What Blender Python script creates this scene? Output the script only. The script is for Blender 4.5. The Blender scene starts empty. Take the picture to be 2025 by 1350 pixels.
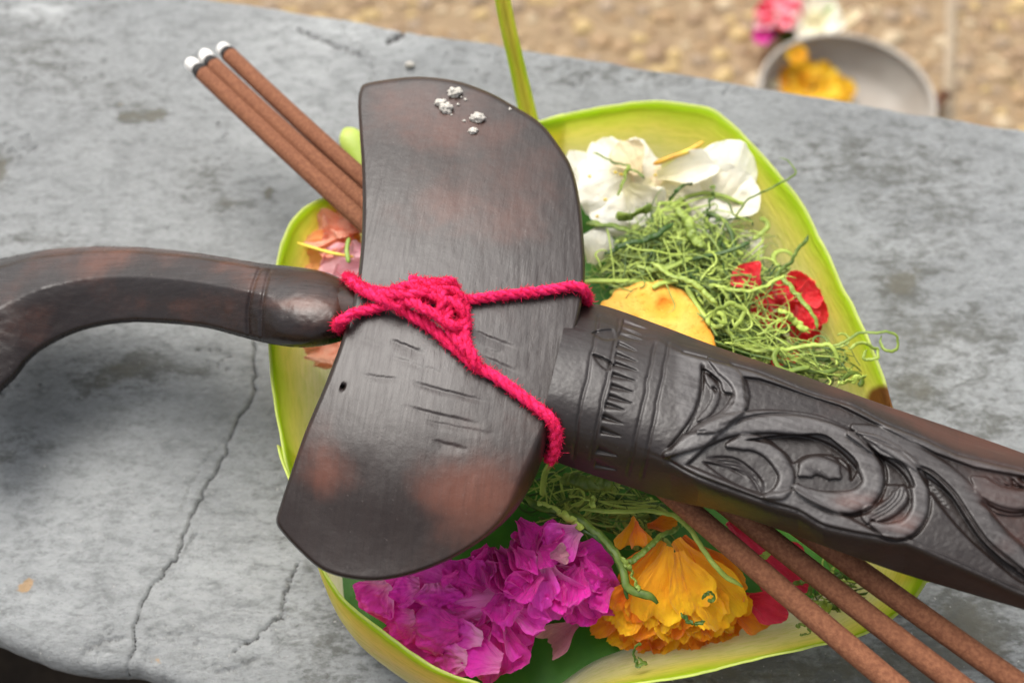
import bpy, bmesh, math, random
import numpy as np
from mathutils import Vector, noise as mnoise
random.seed(7); rng = np.random.default_rng(7)
SC = bpy.context.scene; COL = SC.collection

# ------------------------------------------------------------------ camera, world, sun, exposure
LENS, PITCH, DIST = 35.0, math.radians(60), 0.24
FPX = LENS/36*2025
CAM = np.array([0.0, -DIST*math.cos(PITCH), DIST*math.sin(PITCH)])
FW = np.array([0, math.cos(PITCH), -math.sin(PITCH)]); UPV = np.array([0, math.sin(PITCH), math.cos(PITCH)])
cd = bpy.data.cameras.new('camera'); cam = bpy.data.objects.new('camera', cd); COL.objects.link(cam)
cam.location = CAM; cam.rotation_euler = (math.pi/2-PITCH, 0, 0)
cd.lens = LENS; cd.sensor_width = 36; cd.clip_start = 0.01; cd.clip_end = 200
cd.dof.use_dof = True; cd.dof.focus_distance = 0.183; cd.dof.aperture_fstop = 13.0
SC.camera = cam

SUN_EL, SUN_AZ = math.radians(60), math.radians(-30)     # azimuth from +Y towards +X: light from behind, left
w = bpy.data.worlds.new('World'); SC.world = w; w.use_nodes = True
wt = w.node_tree; wt.nodes.clear()
sky = wt.nodes.new('ShaderNodeTexSky'); sky.sky_type = 'NISHITA'; sky.sun_disc = False
sky.sun_elevation = SUN_EL; sky.sun_rotation = SUN_AZ; sky.dust_density = 6; sky.air_density = 1.2; sky.ozone_density = 1
hs = wt.nodes.new('ShaderNodeHueSaturation'); hs.inputs['Saturation'].default_value = 0.30
bg = wt.nodes.new('ShaderNodeBackground'); bg.inputs['Strength'].default_value = 0.135
wo = wt.nodes.new('ShaderNodeOutputWorld')
wt.links.new(sky.outputs[0], hs.inputs['Color']); wt.links.new(hs.outputs[0], bg.inputs[0]); wt.links.new(bg.outputs[0], wo.inputs[0])
sl = bpy.data.lights.new('sun', 'SUN'); sl.energy = 1.25; sl.angle = math.radians(46); sl.color = (1, .96, .9)
so = bpy.data.objects.new('sun', sl); COL.objects.link(so)
sd = Vector((math.sin(SUN_AZ)*math.cos(SUN_EL), math.cos(SUN_AZ)*math.cos(SUN_EL), math.sin(SUN_EL)))
so.rotation_euler = sd.to_track_quat('Z', 'Y').to_euler(); so.location = sd*3
SC.view_settings.view_transform = 'Standard'; SC.view_settings.look = 'None'
SC.view_settings.exposure = 0.86; SC.view_settings.gamma = 1
SC.cycles.max_bounces = 8

# ------------------------------------------------------------------ maths helpers
def W(px, py, z):
    """photo pixel + real height -> point in the place (arrays allowed)"""
    px, py, z = np.broadcast_arrays(np.asarray(px, float), np.asarray(py, float), np.asarray(z, float))
    dx = (px-1012.5)/FPX; dy = -(py-675)/FPX
    d = np.stack([dx, dy*UPV[1]+FW[1], dy*UPV[2]+FW[2]], -1)
    t = (z-CAM[2])/d[..., 2]
    return CAM + d*t[..., None]
def PX(p):
    r = np.asarray(p, float)-CAM
    f = r@FW; return 1012.5+r[..., 0]/f*FPX, 675-(r@UPV)/f*FPX
def sm(a, b, x):
    t = np.clip((np.asarray(x, float)-a)/(b-a), 0, 1); return t*t*(3-2*t)
def crom(pts, n, closed=False):
    """Catmull-Rom through control points, resampled evenly to n points"""
    P = np.asarray(pts, float); m = len(P)
    out = []
    for i in range(m if closed else m-1):
        if closed: a, b, c, d = P[i-1], P[i], P[(i+1) % m], P[(i+2) % m]
        else: a, b, c, d = P[max(i-1, 0)], P[i], P[i+1], P[min(i+2, m-1)]
        t = np.linspace(0, 1, 24, endpoint=False)[:, None]
        out.append(.5*((2*b)+(c-a)*t+(2*a-5*b+4*c-d)*t**2+(3*b-a-3*c+d)*t**3))
    out = np.concatenate(out+([P[:1]] if closed else [P[-1:]]))
    return resamp(out, n, closed)
def resamp(P, n, closed=False):
    P = np.asarray(P, float)
    s = np.r_[0, np.cumsum(np.linalg.norm(np.diff(P, axis=0), axis=1))]
    q = np.linspace(0, s[-1], n, endpoint=not closed)
    return np.stack([np.interp(q, s, P[:, k]) for k in range(P.shape[1])], 1)
def dline(X, Y, poly):
    """distance from points to polyline, plus fraction along it"""
    best = np.full(X.shape, 1e9); fr = np.zeros(X.shape); P = np.asarray(poly, float)
    L = np.r_[0, np.cumsum(np.linalg.norm(np.diff(P, axis=0), axis=1))]
    for i in range(len(P)-1):
        a, b = P[i], P[i+1]; ab = b-a; l2 = ab@ab+1e-12
        t = np.clip(((X-a[0])*ab[0]+(Y-a[1])*ab[1])/l2, 0, 1)
        d = np.hypot(X-a[0]-t*ab[0], Y-a[1]-t*ab[1]); m = d < best
        best[m] = d[m]; fr[m] = ((L[i]+t*(L[i+1]-L[i]))/L[-1])[m]
    return best, fr
def sdpoly(X, Y, poly):
    """signed distance, positive inside"""
    P = np.asarray(poly, float); d, _ = dline(X, Y, np.r_[P, P[:1]])
    ins = np.zeros(X.shape, bool); j = len(P)-1
    for i in range(len(P)):
        xi, yi = P[i]; xj, yj = P[j]
        c = ((yi > Y) != (yj > Y)) & (X < (xj-xi)*(Y-yi)/(yj-yi+1e-12)+xi); ins ^= c; j = i
    return np.where(ins, d, -d)
def vnoise(x, y, seed=0):
    def h(i, j):
        n = (i.astype(np.int64)*374761393+j.astype(np.int64)*668265263+seed*974634777) & 0xffffffff
        n = ((n ^ (n >> 13))*1274126177) & 0xffffffff
        return ((n ^ (n >> 16)) & 0xffff)/65535.0
    xi, yi = np.floor(x), np.floor(y); fx, fy = x-xi, y-yi
    fx = fx*fx*(3-2*fx); fy = fy*fy*(3-2*fy)
    return (h(xi, yi)*(1-fx)+h(xi+1, yi)*fx)*(1-fy)+(h(xi, yi+1)*(1-fx)+h(xi+1, yi+1)*fx)*fy
def fbm(x, y, seed=0, o=4):
    s = 0; a = .5; t = 0
    for k in range(o): s = s+a*vnoise(x*2**k, y*2**k, seed+k); t += a; a *= .5
    return s/t*2-1

# ------------------------------------------------------------------ object helpers
def mesh_np(name, V, quads=None, tris=None, attrs=None, smooth=True):
    V = np.asarray(V, np.float32); me = bpy.data.meshes.new(name)
    loops = []; starts = []; tot = 0
    if quads is not None and len(quads):
        q = np.asarray(quads, np.int32); loops.append(q.ravel()); starts.append(np.arange(len(q))*4); tot = len(q)*4
    if tris is not None and len(tris):
        t = np.asarray(tris, np.int32); loops.append(t.ravel()); starts.append(tot+np.arange(len(t))*3)
    loops = np.concatenate(loops); starts = np.concatenate(starts)
    me.vertices.add(len(V)); me.vertices.foreach_set('co', V.ravel())
    me.loops.add(len(loops)); me.loops.foreach_set('vertex_index', loops.astype(np.int32))
    me.polygons.add(len(starts)); me.polygons.foreach_set('loop_start', starts.astype(np.int32))
    me.update(calc_edges=True)
    if smooth: me.polygons.foreach_set('use_smooth', np.ones(len(starts), bool))
    for k, v in (attrs or {}).items():
        v = np.asarray(v, np.float32)
        if v.ndim == 2:
            a = me.attributes.new(k, 'FLOAT_COLOR', 'POINT'); a.data.foreach_set('color', np.c_[v, np.ones(len(v))].astype(np.float32).ravel())
        else:
            a = me.attributes.new(k, 'FLOAT', 'POINT'); a.data.foreach_set('value', v)
    me.validate(); return me
def gridq(nu, nv, off=0, wrap=False):
    i, j = np.meshgrid(np.arange(nu if wrap else nu-1), np.arange(nv-1), indexing='ij')
    a = i*nv+j; b = ((i+1) % nu)*nv+j
    return np.stack([a, b, b+1, a+1], -1).reshape(-1, 4)+off
def link(name, me, mat, parent=None, loc=None):
    o = bpy.data.objects.new(name, me); COL.objects.link(o)
    if mat is not None and not me.materials: me.materials.append(mat)
    if parent is not None:
        o.parent = parent
    if loc is not None: o.location = loc
    return o
def part(name, V, quads, mat, parent, tris=None, attrs=None, smooth=True, label=None):
    """a mesh given in place coordinates, hung under its thing"""
    off = np.array(world_loc(parent)) if parent is not None else np.zeros(3)
    o = link(name, mesh_np(name, np.asarray(V)-off, quads, tris, attrs, smooth), mat, parent)
    if label: o['label'] = label
    return o
def world_loc(o):
    l = Vector((0, 0, 0))
    while o is not None: l = l+o.location; o = o.parent
    return l
def thing(name, label, cat, loc, group=None):
    o = bpy.data.objects.new(name, None); o.empty_display_size = .01; COL.objects.link(o); o.location = loc
    return tag(o, label, cat, group)
def tag(o, label, cat, group=None, kind=None):
    o['label'] = label; o['category'] = cat
    if group: o['group'] = group
    if kind: o['kind'] = kind
    return o
def solo(name, V, quads, mat, label, cat, group=None, tris=None, attrs=None, kind=None):
    V = np.asarray(V, float); c = np.array([V[:, 0].mean(), V[:, 1].mean(), V[:, 2].min()])
    o = link(name, mesh_np(name, V-c, quads, tris, attrs), mat, None, c)
    return tag(o, label, cat, group, kind)
def frames(P):
    P = np.asarray(P, float); T = np.gradient(P, axis=0); T /= np.linalg.norm(T, axis=1)[:, None]+1e-12
    n = np.array([0, 0, 1.0]) if abs(T[0][2]) < .8 else np.array([1.0, 0, 0])
    N = np.zeros_like(P)
    for i in range(len(P)):
        n = n-(n@T[i])*T[i]; n /= np.linalg.norm(n)+1e-12; N[i] = n
    return T, N, np.cross(T, N)
def tube(P, r, k=8, flat=1.0, cap=True):
    """tube or strip along P; r scalar or per point; flat squashes it along its second axis"""
    P = np.asarray(P, float); n = len(P); T, N, B = frames(P)
    r = np.broadcast_to(np.asarray(r, float), (n,)) if np.ndim(r) < 2 else r
    a = np.linspace(0, 2*math.pi, k, endpoint=False)
    V = P[:, None]+r[:, None, None]*(np.cos(a)[None, :, None]*B[:, None]+flat*np.sin(a)[None, :, None]*N[:, None])
    V = V.reshape(-1, 3); i, j = np.meshgrid(np.arange(n-1), np.arange(k), indexing='ij')
    q = np.stack([i*k+j, i*k+(j+1) % k, (i+1)*k+(j+1) % k, (i+1)*k+j], -1).reshape(-1, 4)
    t = np.zeros((0, 3), int)
    if cap:
        V = np.r_[V, P[:1], P[-1:]]; c0, c1 = n*k, n*k+1; j = np.arange(k)
        t = np.r_[np.stack([np.full(k, c0), (j+1) % k, j], 1), np.stack([np.full(k, c1), (n-1)*k+j, (n-1)*k+(j+1) % k], 1)]
    return V, q, t
class MB:
    def __init__(s): s.V = []; s.q = []; s.t = []; s.n = 0; s.a = {}
    def add(s, V, q, t=None, **at):
        s.V.append(V); s.q.append(np.asarray(q).reshape(-1, 4)+s.n)
        if t is not None and len(t): s.t.append(np.asarray(t)+s.n)
        s.n += len(V)
        for k, v in at.items():
            v = np.asarray(v, float)
            s.a.setdefault(k, []).append(np.broadcast_to(v, (len(V),)+v.shape[-1:]) if v.ndim == 1 and len(v) == 3 else np.broadcast_to(v, (len(V),)))
    def get(s):
        return np.concatenate(s.V), np.concatenate(s.q), (np.concatenate(s.t) if s.t else None), {k: np.concatenate(v) for k, v in s.a.items()}

# ------------------------------------------------------------------ materials
class NT:
    def __init__(s, name):
        s.m = bpy.data.materials.new(name); s.m.use_nodes = True; s.t = s.m.node_tree; s.t.nodes.clear()
        s.out = s.n('OutputMaterial'); s.b = s.n('BsdfPrincipled'); s.l(s.b.outputs[0], s.out.inputs[0])
    def n(s, k, **kw):
        x = s.t.nodes.new('ShaderNode'+k)
        for a, v in kw.items(): setattr(x, a, v)
        return x
    def l(s, a, b): s.t.links.new(a, b)
    def put(s, sock, v):
        if hasattr(v, 'is_output') or isinstance(v, bpy.types.NodeSocket): s.l(v, sock)
        elif v is not None:
            if sock.type == 'RGBA' and len(v) == 3: v = (*v, 1)
            sock.default_value = v
    def obj(s): return s.n('TexCoord').outputs['Object']
    def scale(s, v, sc, rot=(0, 0, 0)):
        m = s.n('Mapping'); s.l(v, m.inputs[0]); m.inputs['Scale'].default_value = sc; m.inputs['Rotation'].default_value = rot; return m.outputs[0]
    def noise(s, v, sc, det=4, rough=.55, dist=0):
        x = s.n('TexNoise'); s.put(x.inputs['Vector'], v); x.inputs['Scale'].default_value = sc
        x.inputs['Detail'].default_value = det; x.inputs['Roughness'].default_value = rough; x.inputs['Distortion'].default_value = dist
        return x.outputs[0]
    def voro(s, v, sc, out='Distance'):
        x = s.n('TexVoronoi'); s.put(x.inputs['Vector'], v); x.inputs['Scale'].default_value = sc; return x.outputs[out]
    def rng(s, v, a, b, c=0, d=1):
        x = s.n('MapRange', interpolation_type='SMOOTHSTEP'); s.put(x.inputs[0], v)
        for i, k in enumerate((a, b, c, d)): x.inputs[i+1].default_value = k
        return x.outputs[0]
    def mix(s, f, a, b, mode='MIX'):
        x = s.n('Mix', data_type='RGBA', blend_type=mode); s.put(x.inputs[0], f); s.put(x.inputs[6], a); s.put(x.inputs[7], b); return x.outputs[2]
    def math(s, op, a, b=None):
        x = s.n('Math', operation=op); s.put(x.inputs[0], a)
        if b is not None: s.put(x.inputs[1], b)
        return x.outputs[0]
    def attr(s, k, out='Fac'): return s.n('Attribute', attribute_name=k).outputs[out]
    def bump(s, h, dist, st=1, prev=None):
        x = s.n('Bump'); s.put(x.inputs['Height'], h); x.inputs['Distance'].default_value = dist; x.inputs['Strength'].default_value = st
        if prev is not None: s.l(prev, x.inputs['Normal'])
        return x.outputs[0]
    def set(s, **kw):
        nm = {'col': 'Base Color', 'rough': 'Roughness', 'nor': 'Normal', 'spec': 'Specular IOR Level', 'metal': 'Metallic', 'coat': 'Coat Weight', 'coatr': 'Coat Roughness',
              'sheen': 'Sheen Weight', 'sss': 'Subsurface Weight'}
        for k, v in kw.items(): s.put(s.b.inputs[nm[k]], v)
        return s
    def translucent(s, col, fac):
        t = s.n('BsdfTranslucent'); s.put(t.inputs[0], col); m = s.n('MixShader'); m.inputs[0].default_value = fac
        s.l(s.b.outputs[0], m.inputs[1]); s.l(t.outputs[0], m.inputs[2]); s.l(m.outputs[0], s.out.inputs[0])

def m_concrete():
    s = NT('weathered concrete'); v = s.obj(); st = s.attr('stain_shade'); pale = s.attr('pale'); crk = s.attr('crack'); rust = s.attr('rust')
    vs = s.scale(v, (.6, 1.2, 1))
    n1 = s.noise(vs, 42, 9, .68, .3); n2 = s.noise(vs, 260, 8, .75, .25); n3 = s.noise(v, 9, 4); n4 = s.noise(vs, 900, 5, .7)
    c = s.mix(s.rng(n1, .32, .70), (.152, .159, .160), (.236, .246, .246))
    c = s.mix(s.rng(n3, .35, .65, 0, .45), c, (.232, .238, .232))
    c = s.mix(s.rng(n2, .46, .66, 0, .55), c, (.092, .096, .094))
    c = s.mix(s.rng(n4, .50, .70, 0, .52), c, (.088, .091, .087))
    c = s.mix(s.rng(n4, .48, .30, 0, .22), c, (.38, .385, .375))
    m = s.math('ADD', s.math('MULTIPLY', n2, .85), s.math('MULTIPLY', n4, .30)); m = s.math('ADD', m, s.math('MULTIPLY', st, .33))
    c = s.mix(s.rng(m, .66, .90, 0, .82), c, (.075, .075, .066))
    olive = s.rng(s.math('MULTIPLY', s.noise(v, 90, 6, .65), st), .34, .55, 0, .5)
    c = s.mix(olive, c, (.095, .085, .055))
    c = s.mix(s.math('MULTIPLY', pale, s.rng(n2, .62, .40, .25, .75)), c, (.39, .40, .392))
    c = s.mix(s.rng(s.math('ADD', rust, s.math('MULTIPLY', s.math('SUBTRACT', n2, .5), 1.6)), .45, .7, 0, .85), c, (.34, .22, .11))
    sp = s.rng(s.noise(v, 1100, 3, .6), .60, .70, 0, .65); c = s.mix(sp, c, (.07, .07, .066))
    lt = s.rng(s.noise(v, 1100, 2, .5), .68, .76, 0, .5); c = s.mix(lt, c, (.55, .54, .51))
    c = s.mix(s.rng(crk, .3, .8, 0, .95), c, (.035, .032, .03))
    b = s.bump(n2, .0012, .5); b = s.bump(n4, .0006, .6, b); b = s.bump(s.noise(v, 2200, 3, .6), .0002, .5, b)
    return s.set(col=c, rough=s.rng(n2, .3, .7, .55, .8), nor=b, spec=.4).m
def m_wood(name, grain_rot=0.0, lit_dust=.5, dark=(.0150, .0082, .0062), brown=(.105, .034, .019), gx=420, gy=22, rough=(.30, .5), spec=.5):
    s = NT(name); v = s.scale(s.obj(), (1, 1, 1), (0, 0, grain_rot))
    g = s.noise(s.scale(v, (gx, gy, gy)), 1, 5, .65, .3); g2 = s.noise(s.scale(v, (gx*2.6, gy*4, gy*3)), 1, 3, .6)
    n = s.noise(v, 34, 5, .6); f = s.noise(v, 1500, 2, .5)
    bm = s.math('MULTIPLY', s.rng(n, .28, .58, .55, 1), s.rng(g, .3, .7, .65, 1))
    br = s.math('ADD', s.math('MULTIPLY', s.attr('brown'), bm), s.rng(n, .42, .72, 0, .45))
    c = s.mix(s.rng(br, .15, 1.0), dark, brown)
    c = s.mix(s.rng(g, .35, .7, 0, .3), c, tuple(x*.45 for x in dark))
    lit_wear = s.math('MULTIPLY', s.attr('lit_wear'), s.rng(g2, .25, .75, .25, 1))
    c = s.mix(s.math('MULTIPLY', lit_wear, lit_dust), c, (.15, .142, .140))  # grey mixed in by mask: wear together with painted sheen and relief light
    c = s.mix(s.rng(f, .70, .78, 0, .4*lit_dust), c, (.26, .235, .215))
    b = s.bump(g2, .00010, .28); b = s.bump(g, .0003, .07, b)
    b = s.bump(s.noise(v, 520, 5, .65), .0003, .28, b)
    r = s.rng(s.math('ADD', s.math('MULTIPLY', g2, .5), s.math('MULTIPLY', n, .5)), .35, .65, rough[0], rough[1])
    return s.set(col=c, rough=r, nor=b, spec=spec).m
def m_petal(name, c0, c1, deep, vein=.35, tr=.3, rough=.5, base=None, spec=.35, vs=9):
    s = NT(name); u = s.attr('pu'); v = s.attr('pv'); o = s.obj()
    cmb = s.n('CombineXYZ'); s.l(s.math('DIVIDE', u, s.math('ADD', v, .45)), cmb.inputs[0]); s.l(s.math('MULTIPLY', v, .25), cmb.inputs[1]); s.l(s.attr('ps'), cmb.inputs[2])
    vn = s.noise(cmb.outputs[0], vs, 4, .6, .2); n = s.noise(o, 170, 5, .6)
    c = s.mix(s.rng(v, .1, .95), c0, c1); c = s.mix(s.rng(n, .4, .7, 0, .55), c, deep)
    c = s.mix(s.rng(vn, .5, .72, 0, vein), c, deep)
    if base is not None: c = s.mix(s.rng(s.math('ADD', v, s.math('MULTIPLY', vn, .5)), .20, .80, .9, 0), c, base)
    e = s.rng(s.noise(o, 900, 3), .7, .8, 0, .25); c = s.mix(e, c, tuple(min(1, x*1.15+.12) for x in c1))
    b = s.bump(vn, .0007, .6); b = s.bump(s.noise(o, 330, 6, .7, .8), .0011, .5, b); b = s.bump(s.noise(o, 1200, 4), .0002, .5, b)
    s.set(col=c, rough=rough, nor=b, spec=spec, sheen=.25); s.translucent(c, tr); return s.m
def m_plain(name, c, c2=None, sc=300, rough=.6, bump=.0003, tr=0, spec=.4, metal=0):
    s = NT(name); o = s.obj(); n = s.noise(o, sc, 5, .6)
    cc = s.mix(s.rng(n, .35, .68), c, c2 or tuple(x*.6 for x in c))
    s.set(col=cc, rough=rough, nor=s.bump(s.noise(o, sc*2.2, 4, .6), bump, .6), spec=spec, metal=metal)
    if tr: s.translucent(cc, tr)
    return s.m
def m_leaf():
    s = NT('young palm leaf'); v = s.attr('pv'); o = s.obj(); u = s.attr('pu'); dry = s.attr('dry')
    cmb = s.n('CombineXYZ'); s.l(s.math('MULTIPLY', v, 26), cmb.inputs[0]); s.l(s.math('MULTIPLY', u, 1.5), cmb.inputs[1])
    fib = s.noise(cmb.outputs[0], 1.3, 5, .65); n = s.noise(o, 45, 4)
    e = s.math('ADD', v, s.math('MULTIPLY', s.math('SUBTRACT', n, .5), .35))
    c = s.mix(s.rng(e, .74, .98), (.95, .87, .14), (.58, .78, .02))
    c = s.mix(s.rng(e, .42, .82, 1, 0), c, (.93, .86, .36))
    c = s.mix(s.rng(e, .1, .5, 1, 0), c, (.94, .89, .58))
    c = s.mix(s.rng(fib, .46, .62, 0, .36), c, (.62, .68, .04))
    c = s.mix(s.rng(v, .97, .999), c, (.76, .84, .26))
    sp = s.rng(s.noise(o, 420, 4, .7), .66, .78, 0, .35); c = s.mix(sp, c, (.4, .3, .04))
    c = s.mix(s.rng(s.math('ADD', dry, s.math('MULTIPLY', n, .3)), .45, .8), c, (.22, .085, .012))
    s.set(col=c, rough=.6, nor=s.bump(s.noise(o, 300, 4), .0003, .4, s.bump(fib, .0011, .9)), spec=.28); s.translucent(c, .6); return s.m
M = dict(
 concrete=m_concrete(),
 wood=m_wood('dark polished wood', .12, .42, gx=900, gy=30, rough=(.32, .47), spec=.40),
 carved=m_wood('dark carved wood', -1.22, .40, dark=(.0125, .0078, .0064), brown=(.085, .026, .015), gx=420, gy=30, rough=(.36, .50), spec=.50),
 hilt=m_wood('dark red hilt wood', -1.43, .35, dark=(.0100, .0050, .0038), brown=(.120, .037, .017), gx=520, gy=26, rough=(.20, .34), spec=.42),
 magenta=m_petal('magenta petal', (.94, .045, .56), (.92, .028, .58), (.55, .004, .30), .75, .36, base=(.95, .26, .62)),  # strong deep veins in the magentas also paint shaded creases
 magenta2=m_petal('deep magenta petal', (.84, .018, .42), (.92, .028, .56), (.46, .003, .24), .75, .36, .38, None, .5),
 wilt=m_petal('wilted pink petal', (.55, .16, .30), (.62, .30, .34), (.36, .06, .16), .5, .25),
 yellowp=m_petal('marigold petal', (.97, .43, .002), (.99, .58, .003), (.94, .30, .001), .22, .3, .55),
 orangep=m_petal('orange petal', (.94, .22, .001), (.96, .38, .002), (.86, .13, .001), .30, .3, .55),
 white=m_petal('white petal', (.88, .84, .66), (.92, .90, .82), (.88, .80, .62), .2, .35, .5, base=(.86, .80, .48)),
 cream=m_petal('cream petal', (.76, .62, .36), (.80, .68, .46), (.72, .54, .30), .25, .3),
 salmon=m_petal('salmon petal', (.94, .34, .20), (.95, .54, .38), (.84, .18, .07), .5, .35),
 pinkmag=m_petal('light magenta petal', (.96, .10, .66), (.96, .07, .68), (.66, .010, .38), .75, .36, .38, (.97, .45, .72), .5),  # lighter copy that paints highlights among the magenta petals
 orangep2=m_petal('apricot petal', (.92, .36, .08), (.92, .46, .18), (.86, .22, .04), .4, .35),
 pink=m_petal('pink petal', (.95, .46, .54), (.96, .62, .66), (.90, .36, .46), .4, .35),
 red=m_petal('red petal', (.74, .008, .014), (.84, .014, .024), (.50, .003, .008), .4, .25, .4),
 redpink=m_petal('crimson petal', (.78, .014, .06), (.84, .03, .10), (.58, .006, .04), .4, .25, .4),
 leaf=m_leaf(),
 base_leaf=m_plain('banana leaf', (.025, .13, .006), (.05, .20, .010), 60, .5, .0004, .2, .3),
 stem=m_plain('green stem', (.20, .33, .035), (.34, .45, .10), 260, .45, .0003, .1),
 stalk=m_plain('yellow stalk', (.70, .54, .06), (.50, .24, .02), 120, .5),
 yarn=m_plain('red wool', (.82, .022, .13), (.64, .010, .07), 900, .85, .0004, 0, .2),
 fuzz=m_plain('red wool fuzz', (.88, .03, .12), (.80, .02, .08), 900, .9, .0001, .3, .1),
 paste=m_plain('brown incense paste', (.155, .058, .029), (.24, .10, .05), 1500, .85, .0003, 0, .25),
 char=m_plain('charred incense', (.012, .011, .011), (.03, .027, .025), 900, .8, .0004),
 ash=m_plain('white ash', (.80, .78, .74), (.66, .64, .60), 900, .9, .0004),
 crumb=m_plain('white crumb', (.56, .53, .47), (.36, .33, .29), 1300, .8, .0005),
 biscuit=None,
 steel=m_plain('dull aluminium', (.34, .31, .27), (.29, .255, .215), 30, .6, .0004, 0, .4, .0),
 soil=m_plain('dark soil', (.020, .013, .008), (.035, .024, .014), 60, .95, .004),
 joint=m_plain('pale mortar', (.31, .25, .18), (.25, .19, .12), 200, .9, .001),
 twig=m_plain('brown twig', (.09, .035, .015), (.14, .06, .025), 100, .8),
 darkleaf=m_plain('dark green leaf', (.035, .08, .012), (.06, .12, .02), 60, .5, .0004, .2),
 pale_bud=m_plain('pale green leaf fold', (.52, .62, .14), (.40, .55, .06), 80, .45, .0003, .25),
)
def m_biscuit():
    s = NT('yellow biscuit'); o = s.obj(); n = s.noise(o, 130, 5, .6); k = s.attr('dark_mask')
    c = s.mix(s.rng(n, .35, .68), (.84, .48, .10), (.80, .36, .04)); c = s.mix(k, c, (.66, .20, .008))
    c = s.mix(s.rng(s.noise(o, 900, 3), .64, .74, 0, .45), c, (.66, .25, .02))
    b = s.bump(s.noise(o, 420, 5, .65), .0008, .5); b = s.bump(s.rng(s.voro(o, 900), .1, .35), .0003, .5, b); return s.set(col=c, rough=.75, nor=b, spec=.25).m
M['biscuit'] = m_biscuit()
def m_pandan():
    s = NT('shredded pandan leaf'); a = s.attr('tone'); o = s.obj(); n = s.noise(o, 400, 4)
    c = s.mix(s.rng(s.math('ADD', a, s.math('MULTIPLY', s.math('SUBTRACT', n, .5), .6)), .1, .95), (.030, .080, .005), (.46, .58, .10))
    s.set(col=c, rough=.45, nor=s.bump(n, .0003, .5), spec=.4); s.translucent(c, .15); return s.m
M['pandan'] = m_pandan()
def m_gravel():
    s = NT('washed pebbles'); r = s.attr('tone'); oi = s.n('ObjectInfo').outputs['Random']; o = s.obj()
    t = s.math('FRACT', s.math('ADD', r, s.math('MULTIPLY', oi, 7.3)))
    cr = s.n('ValToRGB'); s.l(t, cr.inputs[0]); e = cr.color_ramp.elements
    cols = [(.22, .135, .065), (.31, .21, .105), (.40, .28, .105), (.27, .165, .07), (.40, .31, .19), (.24, .17, .105), (.38, .23, .075)]
    e[0].position = 0; e[0].color = (*cols[0], 1); e[1].position = 1; e[1].color = (*cols[-1], 1)
    for i, c in enumerate(cols[1:-1]): x = e.new((i+1)/6); x.color = (*c, 1)
    cr.color_ramp.interpolation = 'CONSTANT'
    return s.set(col=s.mix(s.rng(s.noise(o, 120, 4), .35, .7, 0, .4), cr.outputs[0], (.3, .22, .14)), rough=.6).m
M['gravel'] = m_gravel()
M['ground'] = m_plain('sandy mortar', (.28, .20, .115), (.20, .135, .075), 60, .9, .002)

# ------------------------------------------------------------------ setting: ground, soil, ledge
GZ = -0.40
def sheet(name, x0, x1, y0, y1, z, mat, n=2):
    X, Y = np.meshgrid(np.linspace(x0, x1, n), np.linspace(y0, y1, n), indexing='ij')
    o = link(name, mesh_np(name, np.stack([X, Y, X*0+z], -1).reshape(-1, 3), gridq(n, n)), mat); o['kind'] = 'structure'; return o
ground = sheet('ground', -60, 60, -60, 60, GZ, M['ground'])

# ledge: a long concrete curb; the photographed far and near edges give its direction and width
fa, fb = W(480, 0, 0), W(2025, 250, 0); na, nb = W(0, 1268, 0), W(250, 1333, 0)
LU = fb-fa; LU /= np.linalg.norm(LU); LN = np.array([-LU[1], LU[0], 0])
L0 = na+LU*((-na)@LU); LWID = (fa-L0)@LN
def edge_near(u): return -.0012*fbm(u*60, u*0, 5)-.0022*np.exp(-((u+.071)/.012)**2)
CR1 = [(503, 640), (505, 700), (503, 760), (490, 800), (470, 830), (455, 862), (440, 915), (415, 945), (392, 990), (376, 1030), (362, 1075), (335, 1115), (305, 1150), (280, 1200), (264, 1245), (262, 1275), (252, 1318), (250, 1345)]
CR2 = [(590, 1115), (572, 1150), (562, 1185), (558, 1215), (530, 1238), (505, 1262), (478, 1278), (460, 1290)]
CR3 = [(720, 30), (700, 20), (668, 40), (690, 80), (730, 108), (738, 135), (737, 165)]
CR4 = [(590, 55), (620, 70), (650, 85), (690, 98), (720, 110)]
CR5 = [(765, 85), (800, 60)]
CR6 = [(455, 862), (430, 880), (405, 910), (388, 940), (370, 985), (358, 1010)]
CR7 = [(388, 1055), (375, 1078), (362, 1098)]
CR8 = [(240, 1262), (205, 1268), (175, 1280), (160, 1300)]
CR9 = [(430, 1330), (465, 1322), (490, 1310), (520, 1300)]
def jitter(p, n, amp, seed):
    q = resamp(p, n); k = np.arange(n)
    q[:, 0] += amp*fbm(k*.35, k*0+3, seed, 3); q[:, 1] += amp*fbm(k*.35, k*0+9, seed+5, 3); return q
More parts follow.
